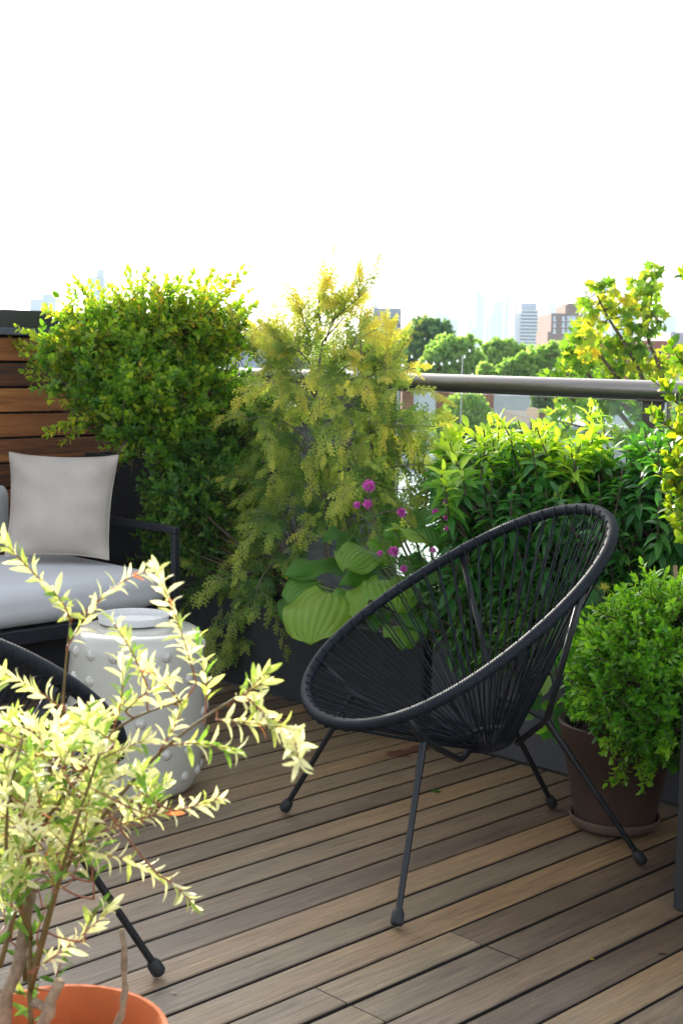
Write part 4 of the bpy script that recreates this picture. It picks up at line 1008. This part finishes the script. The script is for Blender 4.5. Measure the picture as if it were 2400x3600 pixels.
    for k in range(105):
        zx, zy = zone[k % len(zone)]; x = zx+rng.normal()*42; y = zy+rng.normal()*48
        a = rng.normal()*.9+math.pi/2; l = 60+90*rng.random(); dz = rng.normal()*.05
        dx, dy = math.cos(a)*l, -abs(math.sin(a))*l
        grow((x-dx*.5, y-dy*.5+30), (x, y), (x+dx*.5, y+dy*.5), dz, size=.015+.010*rng.random(), tone=.28+.42*rng.random(), sp=.0075, r=.0009)
    for k in range(9):
        zx, zy = [(130, 3250), (300, 3250), (90, 3350), (330, 3100), (200, 3420), (120, 3560), (320, 3040), (40, 3250), (150, 3130)][k]
        grow((zx, zy+60), (zx+rng.normal()*10, zy), (zx+rng.normal()*30, zy-60), rng.normal()*.04, size=.03, tone=.15, sp=.03)
    SW.build('old_wood', M['prunedbark'], e, smooth=True); SO.build('main_stems', M['stemgold'], e, smooth=True); SR.build('twigs', M['stemred'], e, smooth=True)
    LV.build('foliage', T_WILLOW, M['willow'], e)
willow()

# fallen leaves on the deck
def fallen(px, py, ln, rot, mat, tone, label, w=1.):
    p = gz(px, py, .0015); LV = Leaves(); d = np.array([math.cos(rot), math.sin(rot), .02])
    LV.add(np.array([0, 0, .0015]), d, np.array([.1, .1, 1.]), (ln*w, ln, ln), tone)
    o = LV.build('fallen_leaf', T_OVAL, M[mat]); o.location = tuple(p)
    tag(o, label, 'leaf')
fallen(1508, 2778, .045, -.5, 'vine', .3, 'small green leaf fallen on the deck right of the front chair leg', .8)
fallen(2310, 3352, .022, .1, 'saucer', .5, 'rusty brown oval leaf lying on the deck near the bottom right')
fallen(2076, 3378, .014, .9, 'upright', .95, 'tiny yellow leaf standing in a gap between deck boards at the lower right')
fallen(600, 3492, .013, .1, 'bamboo', .5, 'tiny tan leaf scrap on the grey deck boards right of the terracotta pot')

# ================================================================== BACKGROUND
def bbox_px(mb, x0, x1, yt, yb, D, dep, D2=0, tone=.5):
    """block whose front face spans the given pixels at distance D"""
    a = P(x0, yt, D); b = P(x1, yt, D); zb = P((x0+x1)/2, yb, D)[2]
    mb.box(a[0], b[0], D, D+dep, zb, (a[2]+b[2])/2, tone=tone); return a, b
def building(name, label, blocks, mat, D, group=None):
    e = empty(name, (P(blocks[0][0], 1250, D)[0], D, -10), 0, label, 'building', group); loc = np.array(e.location)
    for i, (x0, x1, yt, yb, dep, m) in enumerate(blocks):
        a = P(x0, yt, D+i*0.0); b = P(x1, yt, D); zb = -10 if yb is None else P((x0+x1)/2, yb, D)[2]
        MB().box(a[0]-loc[0], b[0]-loc[0], .002*i*D/50, dep, zb-loc[2], (a[2]+b[2])/2-loc[2]).build('block' if i else 'wall', M[m or mat], e)
    return e
def win(e, rects, D, mat='window', proud=.02, name='window'):
    loc = np.array(e.location)
    for x0, x1, y0, y1 in rects:
        a, b = P(x0, y0, D), P(x1, y1, D)
        MB().box(a[0]-loc[0], b[0]-loc[0], -proud*3, proud*0-.001, b[2]-loc[2], a[2]-loc[2]).build(name, M[mat], e)
# neighbouring white roof
z = -.75
o = MB().box(-14, 3.5, 6.6, 24, z-.5, z).build('neighbour_roof', M['roofwhite']); 
tag(o, 'flat white membrane roof just beyond the glass railing, seen through the cypress', 'roof')
e = empty('roof_parapet', (-1, 24.2, z), 0, 'low pale parapet wall at the far end of the white roof', 'wall')
MB().box(-13, 4.5, 0, .3, -.5, .22).build('wall', M['conc'], e); MB().box(-13.05, 4.55, -.05, .35, .222, .28).build('coping', M['slab'], e)
# rooftop plant boxes on the white roof (behind the cypress)
e = building('rooftop_bulkhead', 'grey rooftop block with pale top seen between the boxwood and the cypress', [(700, 870, 1330, 1400, 3, 'conc'), (600, 690, 1345, 1400, 2.5, 'white')], 'conc', 26)
e = building('rowhouse', 'low pale buildings with small chimneys on the skyline left of the cypress', [(560, 935, 1195, None, 12, 'concblue'), (935, 1068, 1188, None, 12, 'brown'), (995, 1020, 1160, 1190, 2, 'brickpink'), (860, 915, 1158, 1196, 4, 'concblue'), (1020, 1066, 1180, 1189, 3, 'brickpink')], 'conc', 70)
win(e, [(600+k*40, 618+k*40, 1225, 1262) for k in range(8)], 70)
# near walls under the rail line, right
e = building('garage', 'small white-walled building with red brick end beside street trees, below the handrail', [(1455, 1532, 1352, None, 6, 'white'), (1415, 1454, 1350, None, 6, 'brick'), (1533, 1735, 1358, None, 6, 'brick'), (1736, 1862, 1368, None, 6.5, 'conc')], 'white', 38)
e = building('shed', 'low brown roofed shed beyond the glass panel left of the railing post', [(1862, 1960, 1475, None, 5, 'brown'), (1893, 1915, 1443, 1476, 2, 'brickpink'), (1960, 2210, 1500, None, 5, 'conc')], 'brown', 30)
e = building('rowhouse', 'pale blue-white facade behind the plane tree, right of the shed', [(2085, 2250, 1450, None, 5, 'white')], 'white', 34)
# grey block with stair bulkhead
D = 80
e = building('grey_apartment_block', 'grey metal-clad apartment block with a stair bulkhead just right of the cypress top', [(1270, 1412, 1207, None, 14, 'brown'), (1296, 1432, 1158, 1207, 12, 'concblue'), (1312, 1410, 1083, 1158, 8, 'concblue'), (1272, 1345, 1127, 1160, 7, 'concblue')], 'concblue', D)
win(e, [(1360, 1371, 1098, 1122)], D, 'winpale', .2, 'door'); win(e, [(1300, 1370, 1162, 1178)], D, 'winpale', .25, 'glass_balustrade'); win(e, [(1376, 1398, 1166, 1205), (1282, 1292, 1215, 1300), (1320, 1340, 1222, 1240)], D, 'window', .2)
loc = np.array(e.location); mb = MB()
a, b, c = P(1357, 1124, D), P(1388, 1124, D), P(1406, 1150, D)
mb.tube([a-loc-[0, .8, 0], b-loc-[0, .8, 0], c-loc-[0, .8, 0]], .05, 5); mb.tube([a-loc-[0, .8, -1], b-loc-[0, .8, -1], c-loc-[0, .8, -1]], .04, 5)
mb.box(a[0]-loc[0], b[0]-loc[0], -.9, -.05, P(1370, 1143, D)[2]-loc[2]-.1, P(1370, 1143, D)[2]-loc[2]); mb.build('outside_stair', M['slate'], e)
e = empty('roof_tank', tuple(P(1438, 1312, 48)), 0, 'small red box on a roof just above the handrail', 'tank')
MB().box(-.13, .13, 0, .3, 0, .1, .01).build('body', M['brick'], e); MB().box(-.14, .14, -.01, .31, .101, .12).build('lid', M['brickpink'], e)
# brick apartment building
D = 430
e = building('brick_apartment_building', 'stepped red brick apartment building beyond the trees, left of the plane tree', [(1937, 2110, 1103, None, 30, 'brickpink'), (1987, 2062, 1073, 1103, 20, 'brickpink'), (1995, 2058, 1066, 1073, 16, 'brickpink'), (2020, 2034, 1064, 1067, 5, 'slate'), (1924, 1940, 1166, None, 26, 'brickpink'), (1934, 2000, 1190, None, 10, 'slate')], 'brickpink', D)
loc = np.array(e.location)
W = []
for r, y in enumerate((1112, 1134, 1156, 1176)):
    W += [(1943, 1951, y, y+13), (1974, 1983, y, y+13), (1991, 2022, y-1, y+13), (2040, 2052, y, y+13), (2066, 2080, y, y+13), (2090, 2102, y, y+13)]
W = [w for w in W if w[2] < 1188]
for x0, x1, y0, y1 in W:
    a, b = P(x0, y0, D), P(x1, y1, D); dy = -.4
    if y1 > 1188: continue
    f = MB().box(a[0]-loc[0], b[0]-loc[0], dy, -.05, b[2]-loc[2], a[2]-loc[2]).build('window', M['winpale'], e)
    MB().box(a[0]-loc[0]-.1, b[0]-loc[0]+.1, dy-.35, dy-.01, b[2]-loc[2]-.35, b[2]-loc[2]-.05).build('sill', M['slab'], f)
# glass tower with balconies
D = 620
e = empty('glass_tower', (P(1850, 1250, D)[0], D, -10), 0, 'slim glass apartment tower with white balcony bands rising behind the street trees', 'building'); loc = np.array(e.location)
a, b = P(1831, 1088, D), P(1890, 1088, D)
MB().box(a[0]-loc[0], b[0]-loc[0], 0, 16, 0, a[2]-loc[2]).build('wall', M['window'], e)
a2 = P(1832, 1064, D); MB().box(a2[0]-loc[0], P(1887, 1064, D)[0]-loc[0], 1, 12, a[2]-loc[2]+.05, a2[2]-loc[2]).build('roof_block', M['concblue'], e)
a3 = P(1808, 1098, D); MB().box(a3[0]-loc[0], a[0]-loc[0]-.02, 2, 14, 0, a3[2]-loc[2]).build('side_wing', M['white'], e)
for k in range(13):
    y = 1090+k*12; q = P(1830, y, D); MB().box(P(1804, y, D)[0]-loc[0], P(1894, y, D)[0]-loc[0], -1.6, -.02, q[2]-loc[2]-.45, q[2]-loc[2]+.05).build('balcony_slab', M['slab'], e)
# long low building at right
D = 120
e = building('warehouse', 'long low red and white warehouse behind the plane tree at the right', [(2030, 2372, 1196, None, 20, 'brick'), (2030, 2372, 1222, None, 18, 'white'), (2356, 2440, 1168, None, 22, 'conc')], 'brick', D)
win(e, [(2358, 2372, 1176, 1194)], D, 'slate', .3, 'arch'); win(e, [(2060+k*40, 2080+k*40, 1234, 1256) for k in range(7)], D, 'window', .3)

# far skyline
def sky(name, label, parts, D=2900, cat='building'):
    cx = P((parts[0][0]+parts[0][1])/2, 1250, D)[0]
    mb = MB()
    for x0, x1, yt, kind in parts:
        a, b = P(x0, yt, D), P(x1, yt, D); w = b[0]-a[0]
        if kind == 'b': mb.box(a[0]-cx, b[0]-cx, 0, w, 0, a[2]+10)
        elif kind == 's':   # spire
            V = [(a[0]-cx, 0, 0), (b[0]-cx, 0, 0), (b[0]-cx, w, 0), (a[0]-cx, w, 0), ((a[0]+b[0])/2-cx, w/2, a[2]+10)]; zb = P(x0, yt+60, D)[2]+10
            V = [(x, y, zb if z_ == 0 else z_) for x, y, z_ in V]; mb.add(V, [(0, 1, 4), (1, 2, 4), (2, 3, 4), (3, 0, 4)])
        elif kind == 'c':   # curved crown falling to the right
            n = 8; zb = 0; fr = []
            for i in range(n+1):
                f = i/n; fr.append((a[0]+w*f-cx, a[2]+10-(1-math.cos(f*1.4))*P(x0, yt, D)[2]*.22))
            V = [(x, 0, z_) for x, z_ in fr]+[(b[0]-cx, 0, 0), (a[0]-cx, 0, 0)]; m_ = len(V); V += [(x, w, z_) for x, _, z_ in V]
            mb.add(V, [tuple(range(m_))]+[tuple(range(m_, 2*m_))[::-1]]+[(i, (i+1) % m_, m_+(i+1) % m_, m_+i) for i in range(m_)])
        elif kind == 'd':   # dome
            mb.lathe([(w/2, 0), (w/2, a[2]+10-w*.5), (w*.42, a[2]+10-w*.2), (w*.2, a[2]+10-.04*w), (0, a[2]+10)], 16, ((a[0]+b[0])/2-cx, w/2, 0))
    o = mb.build(name, M['tower'], None, loc=(cx, D, -10)); tag(o, label, cat, None); return o
sky('skyscraper', 'pale blocky skyscraper far away above the fence cap at the far left', [(106, 150, 1050, 'b'), (150, 192, 1032, 'b')], 1900)
sky('skyscraper', 'pale stepped skyscraper rising behind the boxwood at the left', [(300, 366, 972, 'b'), (340, 364, 945, 'b')], 1900)
sky('skyscraper', 'hazy round-topped tower just above the grey apartment block', [(1314, 1329, 1051, 'd')], 2500)
sky('skyscraper', 'faint needle spire between the grey apartment block and the dark tree', [(1431, 1446, 1150, 'b'), (1434, 1443, 1092, 's')])
sky('skyscraper', 'faint broad tower behind the top of the dark tree', [(1532, 1580, 1097, 'b')])
sky('skyscraper', 'faint flat slab directly right of the dark tree', [(1580, 1610, 1119, 'b')], 2600)
sky('skyscraper', 'thin faint tower just left of the curved crown tower', [(1648, 1660, 1068, 'b'), (1640, 1650, 1130, 'b')])
sky('skyscraper', 'hazy tall tower with a curved crown sloping down to the right', [(1674, 1706, 1010, 'c')], 2700)
sky('skyscraper', 'low hazy block at the foot of the curved crown tower', [(1652, 1696, 1152, 'b')], 2500)
sky('skyscraper', 'faint low tower filling the gap right of the curved crown tower', [(1707, 1733, 1128, 'b')])
sky('skyscraper', 'wide flat-topped hazy tower between the curved crown tower and the pinkish thin one', [(1735, 1771, 1056, 'b'), (1722, 1736, 1100, 'b')], 2700)
sky('skyscraper', 'very thin hazy tower with a spike left of the glass tower', [(1776, 1788, 1048, 'b'), (1779, 1785, 1030, 'b')], 2700)
sky('skyscraper', 'faint low block touching the left side of the glass tower', [(1786, 1806, 1150, 'b')])
sky('skyscraper', 'faint tower peeping out behind the upper left corner of the glass tower', [(1809, 1836, 1063, 'b')])
sky('skyscraper', 'faint lower tower between the glass tower and the brick building', [(1896, 1930, 1116, 'b')], 2700)
sky('skyscraper', 'faint rounded tower behind the left edge of the brick building', [(1932, 1965, 1062, 'd')], 2700)
sky('skyscraper', 'hazy stepped skyscraper with a tall needle spire above the plane tree', [(2100, 2146, 1040, 'b'), (2108, 2138, 998, 'b'), (2115, 2131, 965, 'b'), (2119, 2127, 925, 's')], 2900)
sky('skyscraper', 'hazy blue tower seen through the gaps of the plane tree', [(2185, 2242, 1045, 'b'), (2150, 2190, 1090, 'b')], 2100)
sky('skyscraper', 'faint low tower right of the plane tree top', [(2284, 2304, 1160, 'b')], 2500)
sky('skyscraper', 'pale wide tower near the right edge above the warehouse', [(2334, 2380, 1113, 'b')], 2500)
sky('skyscraper', 'faint block left of the curved crown tower behind the middle trees', [(1596, 1611, 1122, 'b')], 2700)

# trees beyond
def far_tree(label, cx, cytop, D, blobs, mat, seed, leaf=.16, n=5200, name='street_tree', tmpl=T_TINY, grp='street trees beyond the railing', dens=1.):
    global rng
    rng = np.random.default_rng(seed)
    base = np.array([P(cx, 1300, D)[0], D+.0, -10.]); e = empty(name, tuple(base), 0, label, 'tree', grp)
    bs = [B(x, y, D+dz, r) for x, y, r, dz in blobs]; LV = Leaves(); ST = Sticks()
    zlo = min(c[2]-r[2] for c, r in bs); top = np.array([base[0], D, zlo+(max(c[2] for c, r in bs)-zlo)*.4])
    ST.path(bez(base, (base+top)/2+rv(.1), top, 6)-base, .22, .12)
    for c, r in bs:
        ST.path(bez(top-UP*.5, (top+c)/2+rv(.2), c, 6)-base, .1, .03)
        for _ in range(5): ST.path(bez(c-UP*r[2]*.3, c+rv(r[0]*.2), c+nrm(rv()+UP*.6)*np.array(r)*.85, 4)-base, .035, .01)
    vol = np.array([r[0]*r[2] for c, r in bs]); vol = vol/vol.sum()
    for k, (c, r) in enumerate(bs):
        ncl = max(12, int(n*vol[k]/26))
        for _ in range(ncl):
            d = nrm(rng.normal(size=3)); q = np.asarray(c)+d*np.array(r)*(.45+.6*rng.random()); cs = r[0]*(.10+.12*rng.random()); tn = .5+rng.normal()*.14
            for _ in range(26):
                p = q+nrm(rv())*cs*rng.random()**.4+np.array([0, 0, .3*cs*abs(rng.normal())]); s = leaf*(.6+.7*rng.random())
                LV.add(p-base, rv()+d*.5+UP*.2, rv()+UP*.4, (s, s, s), float(np.clip(tn+rng.normal()*.14, 0, 1)))
    ST.build('trunk', M['barkdark'], e, 6); LV.build('crown', tmpl, M[mat], e); return e
far_tree('tall dark green tree right of the grey apartment block', 1500, 1120, 75, [(1500, 1200, 72, 0), (1460, 1250, 52, 0), (1540, 1180, 45, 0), (1475, 1170, 38, 0), (1545, 1250, 60, 0), (1500, 1300, 80, 0), (1555, 1150, 22, 0), (1520, 1145, 20, 0), (1440, 1190, 22, 0)], 'fardark', 71, .26, 8000)
far_tree('mid green round tree with a string of bulbs in front, right of the dark tree', 1560, 1190, 58, [(1560, 1250, 60, 0), (1520, 1280, 45, 0), (1610, 1260, 50, 0), (1600, 1220, 30, 0), (1645, 1230, 42, 0), (1660, 1280, 45, 0), (1570, 1310, 60, 0), (1640, 1200, 22, 0)], 'farleaf', 72, .2, 9000)
far_tree('leafy tree directly left of the foot of the glass tower', 1760, 1200, 64, [(1740, 1245, 42, 0), (1780, 1250, 45, 0), (1820, 1260, 40, 0), (1710, 1275, 40, 0), (1770, 1300, 60, 0), (1725, 1215, 22, 0), (1770, 1215, 22, 0)], 'farleaf', 73, .22, 7500)
far_tree('lighter green tree in front of the glass tower and the brick building', 1900, 1220, 50, [(1880, 1270, 50, 0), (1830, 1290, 40, 0), (1940, 1265, 45, 0), (1990, 1270, 45, 0), (1780, 1305, 35, 0), (1900, 1310, 60, 0), (1700, 1310, 30, 0), (2040, 1280, 45, 0), (1945, 1230, 18, 0), (2080, 1300, 50, 0)], 'farleaf', 74, .18, 9500)
far_tree('olive green tree below the handrail, left behind the glass panel', 1640, 1380, 27, [(1640, 1440, 70, 0), (1590, 1480, 60, 0), (1690, 1460, 50, 0), (1640, 1510, 80, 0), (1720, 1530, 55, 0), (1560, 1530, 45, 0), (1780, 1540, 50, .5)], 'farleaf', 75, .10, 9000)
far_tree('shadowy tree behind the pale wall under the handrail', 1930, 1380, 44, [(1920, 1420, 55, 0), (1980, 1430, 60, 0), (2040, 1420, 60, 0), (1900, 1460, 40, 0)], 'fardark', 76, .16, 4500)

# plane tree with big lobed leaves
def plane_tree():
    global rng
    rng = np.random.default_rng(81)
    D = 13.5; base = np.array([P(2330, 1400, D)[0], D+.3, -10.]); e = empty('plane_tree', tuple(base), 0, 'sunlit plane tree with big lobed yellow-green leaves at the right, above and below the handrail', 'tree', None)
    ST = Sticks(); LV = Leaves(); hub = P(2330, 1720, D)
    ST.path(bez(base, base+[.1, 0, 6], hub, 8)-base, .16, .09)
    nd = []
    limbs = [[(2330, 1720), (2360, 1560), (2330, 1320), (2260, 1160), (2290, 1060), (2290, 960)], [(2360, 1600), (2300, 1420), (2210, 1230), (2130, 1110), (2080, 1000)], [(2330, 1650), (2200, 1480), (2080, 1330), (2000, 1250), (1920, 1250)], [(2350, 1600), (2400, 1450), (2430, 1330)], [(2330, 1700), (2180, 1560), (2040, 1500), (1960, 1480)], [(2300, 1500), (2230, 1400), (2130, 1280), (2060, 1180), (2010, 1200)], [(2330, 1560), (2200, 1420), (2100, 1400), (1980, 1340), (1900, 1310)]]
    for lb in limbs:
        q = np.array([P(x, y, D+rng.normal()*.15) for x, y in lb]); tt = np.linspace(0, 1, len(q)); q2 = np.array([[np.interp(t, tt, q[:, k]) for k in range(3)] for t in np.linspace(0, 1, 16)]); q2[1:-1] = (q2[:-2]+2*q2[1:-1]+q2[2:])/4
        q2 = np.vstack([hub, q2]); nd.append(q2); ST.path(q2-base, .030, .006)
    cl = [(2080, 1000, 32), (2130, 1000, 30), (2160, 1010, 26), (2060, 1040, 24), (2110, 1060, 42), (2150, 1070, 36), (2080, 1080, 30), (2230, 990, 30), (2270, 970, 34), (2300, 950, 26), (2290, 1010, 36), (2240, 1030, 34), (2200, 1050, 28), (2250, 1080, 44), (2290, 1100, 40), (2310, 1140, 30), (2200, 1100, 36), (2060, 1130, 40), (2110, 1130, 28),
        (2200, 1150, 40), (2260, 1150, 44), (2020, 1180, 36), (2070, 1180, 40), (2130, 1190, 44), (2000, 1220, 38), (2060, 1230, 44), (2180, 1210, 46), (2240, 1220, 40), (1990, 1260, 32), (1975, 1290, 28), (2040, 1290, 46), (2100, 1250, 46), (2150, 1290, 50), (2210, 1290, 50), (2270, 1290, 46), (1940, 1300, 28), (2330, 1290, 44), (2320, 1240, 22), (2380, 1280, 40),
        (2010, 1410, 44), (2070, 1430, 46), (2140, 1410, 50), (2200, 1420, 50), (2240, 1460, 44), (1950, 1440, 34), (1930, 1480, 26), (2000, 1500, 36), (2120, 1480, 40), (2180, 1520, 40), (2060, 1530, 36), (1960, 1520, 24), (2230, 1540, 36), (2380, 1480, 50), (2390, 1400, 40), (2300, 1350, 30), (2160, 1350, 50), (2060, 1350, 50), (2250, 1360, 50), (1980, 1340, 40)]
    for x, y, r in cl:
        c = P(x, y, D+rng.normal()*.25); R0 = px_r(r, D); gold = .38+.14*(y < 1330)+rng.normal()*.14
        for _ in range(int(24*(r/36)**2)):
            p = c+nrm(rv())*R0*rng.random()**.5*np.array([1, 1.6, 1]); s = .112*(.55+.75*rng.random())
            LV.add(p-base, rv(.7)+np.array([0, 0, -.4]), rv(.8)+np.array([0, -.5, .5]), (s, s, s), float(np.clip(gold+rng.normal()*.17, 0, 1)))
        allp = np.vstack(nd); hn = allp[np.argmin(((allp-c)**2).sum(1))]; ST.path(bez(hn, (hn+c)/2-UP*.05, c, 4)-base, .009, .005)
        for _ in range(3): ST.path(np.array([c, c+rv(R0*.5)])-base, .005, .003)
    fr = P(2284, 1160, D)-base
    ST.build('branches', M['barkdark'], e, 6); LV.build('crown', T_MAPLE, M['plane'], e)
    mb = MB(); mb.tube([fr, fr-[0, 0, .1]], .002, 4); 
    for k in (.04, .085):
        bm = bmesh.new(); bmesh.ops.create_icosphere(bm, subdivisions=1, radius=.014); mb.add([np.array(v.co)+fr-[0, 0, k] for v in bm.verts], [[v.index for v in f.verts] for f in bm.faces]); bm.free()
    mb.build('seed_balls', M['barkdark'], e)
plane_tree()
# string of bulbs and its pole
D = 22
e = empty('lamp_pole', (P(1623, 1315, D)[0], D, -.75), 0, 'thin grey pole standing beyond the handrail in front of the round tree', 'pole')
zt = P(1623, 1258, D)[2]; MB().tube([(0, 0, 0), (0, 0, zt+.75)], .007, 8).build('mast', M['conc'], e, smooth=True)
MB().lathe([(0, zt+.77), (.012, zt+.765), (.02, zt+.75), (0, zt+.745)], 10).build('finial', M['conc'], e)
bl = [(1447, 1252), (1473, 1265), (1497, 1272), (1525, 1277), (1552, 1278), (1579, 1275), (1607, 1267), (1632, 1252), (1650, 1232)]
e = empty('string_lights', tuple(P(1447, 1252, D)), 0, 'sagging string of small clear bulbs in front of the distant trees', 'string lights'); loc = np.array(e.location)
pts = np.array([P(x, y-2, D) for x, y in bl])-loc; MB().tube(pts, .0035, 4).build('cable', M['cap'], e)
for x, y in bl:
    c = P(x, y, D)-loc; MB().lathe([(0, .018), (.008, .016), (.009, .004), (.017, -.006), (.017, -.018), (.009, -.027), (0, -.03)], 10, c).build('bulb', M['bulb'], e, smooth=True)

# ================================================================== AIR, LIGHT, CAMERA
def haze():
    m, nt, out = nmat('haze_air'); v = N(nt, 'VolumePrincipled'); v.inputs['Density'].default_value = HAZE; v.inputs['Color'].default_value = (.72, .88, 1, 1); v.inputs['Anisotropy'].default_value = 0
    L(nt, v.outputs[0], out.inputs['Volume'])
    o = MB().box(-2600, 2600, -60, 4400, -12, 300).build('haze', m); tag(o, kind='stuff')
HAZE = .00028
haze()
SUN_AZ, SUN_EL = R_(-24), R_(20.5)     # azimuth measured from the view axis, negative = left
sd = Vector((math.sin(SUN_AZ)*math.cos(SUN_EL), math.cos(SUN_AZ)*math.cos(SUN_EL), math.sin(SUN_EL)))
sl = bpy.data.lights.new('sun', 'SUN'); sl.energy = 2.5; sl.angle = R_(.8); sl.color = (1, .94, .82)
so = bpy.data.objects.new('sun', sl); COL.objects.link(so); so.rotation_euler = sd.to_track_quat('Z', 'Y').to_euler()
w = bpy.data.worlds.new('World'); scn.world = w; w.use_nodes = True; nt = w.node_tree; nt.nodes.clear()
sk = nt.nodes.new('ShaderNodeTexSky'); sk.sky_type = 'NISHITA'; sk.sun_disc = False; sk.sun_elevation = SUN_EL; sk.sun_rotation = SUN_AZ; sk.dust_density = 2.5; sk.air_density = .8; sk.ozone_density = .5
bg = nt.nodes.new('ShaderNodeBackground'); bg.inputs['Strength'].default_value = .15; wo = nt.nodes.new('ShaderNodeOutputWorld')
hs = nt.nodes.new('ShaderNodeHueSaturation'); hs.inputs['Saturation'].default_value = .40
nt.links.new(sk.outputs[0], hs.inputs['Color']); nt.links.new(hs.outputs[0], bg.inputs[0]); nt.links.new(bg.outputs[0], wo.inputs[0])
scn.view_settings.view_transform = 'Standard'; scn.view_settings.look = 'None'; scn.view_settings.gamma = 1; scn.view_settings.exposure = 2.02
cd = bpy.data.cameras.new('camera'); co = bpy.data.objects.new('camera', cd); COL.objects.link(co); scn.camera = co
cd.sensor_fit = 'VERTICAL'; cd.sensor_height = 36; cd.sensor_width = 24; cd.lens = FPX/3600*36; cd.clip_start = .05; cd.clip_end = 12000
cd.dof.use_dof = True; cd.dof.focus_distance = 3.6; cd.dof.aperture_fstop = 11
co.matrix_world = Matrix(((CR[0], CU[0], -CF[0], 0), (CR[1], CU[1], -CF[1], 0), (CR[2], CU[2], -CF[2], H), (0, 0, 0, 1)))
scn.cycles.max_bounces = 8; scn.cycles.transparent_max_bounces = 12; scn.cycles.volume_bounces = 1
scn.cycles.use_denoising = True
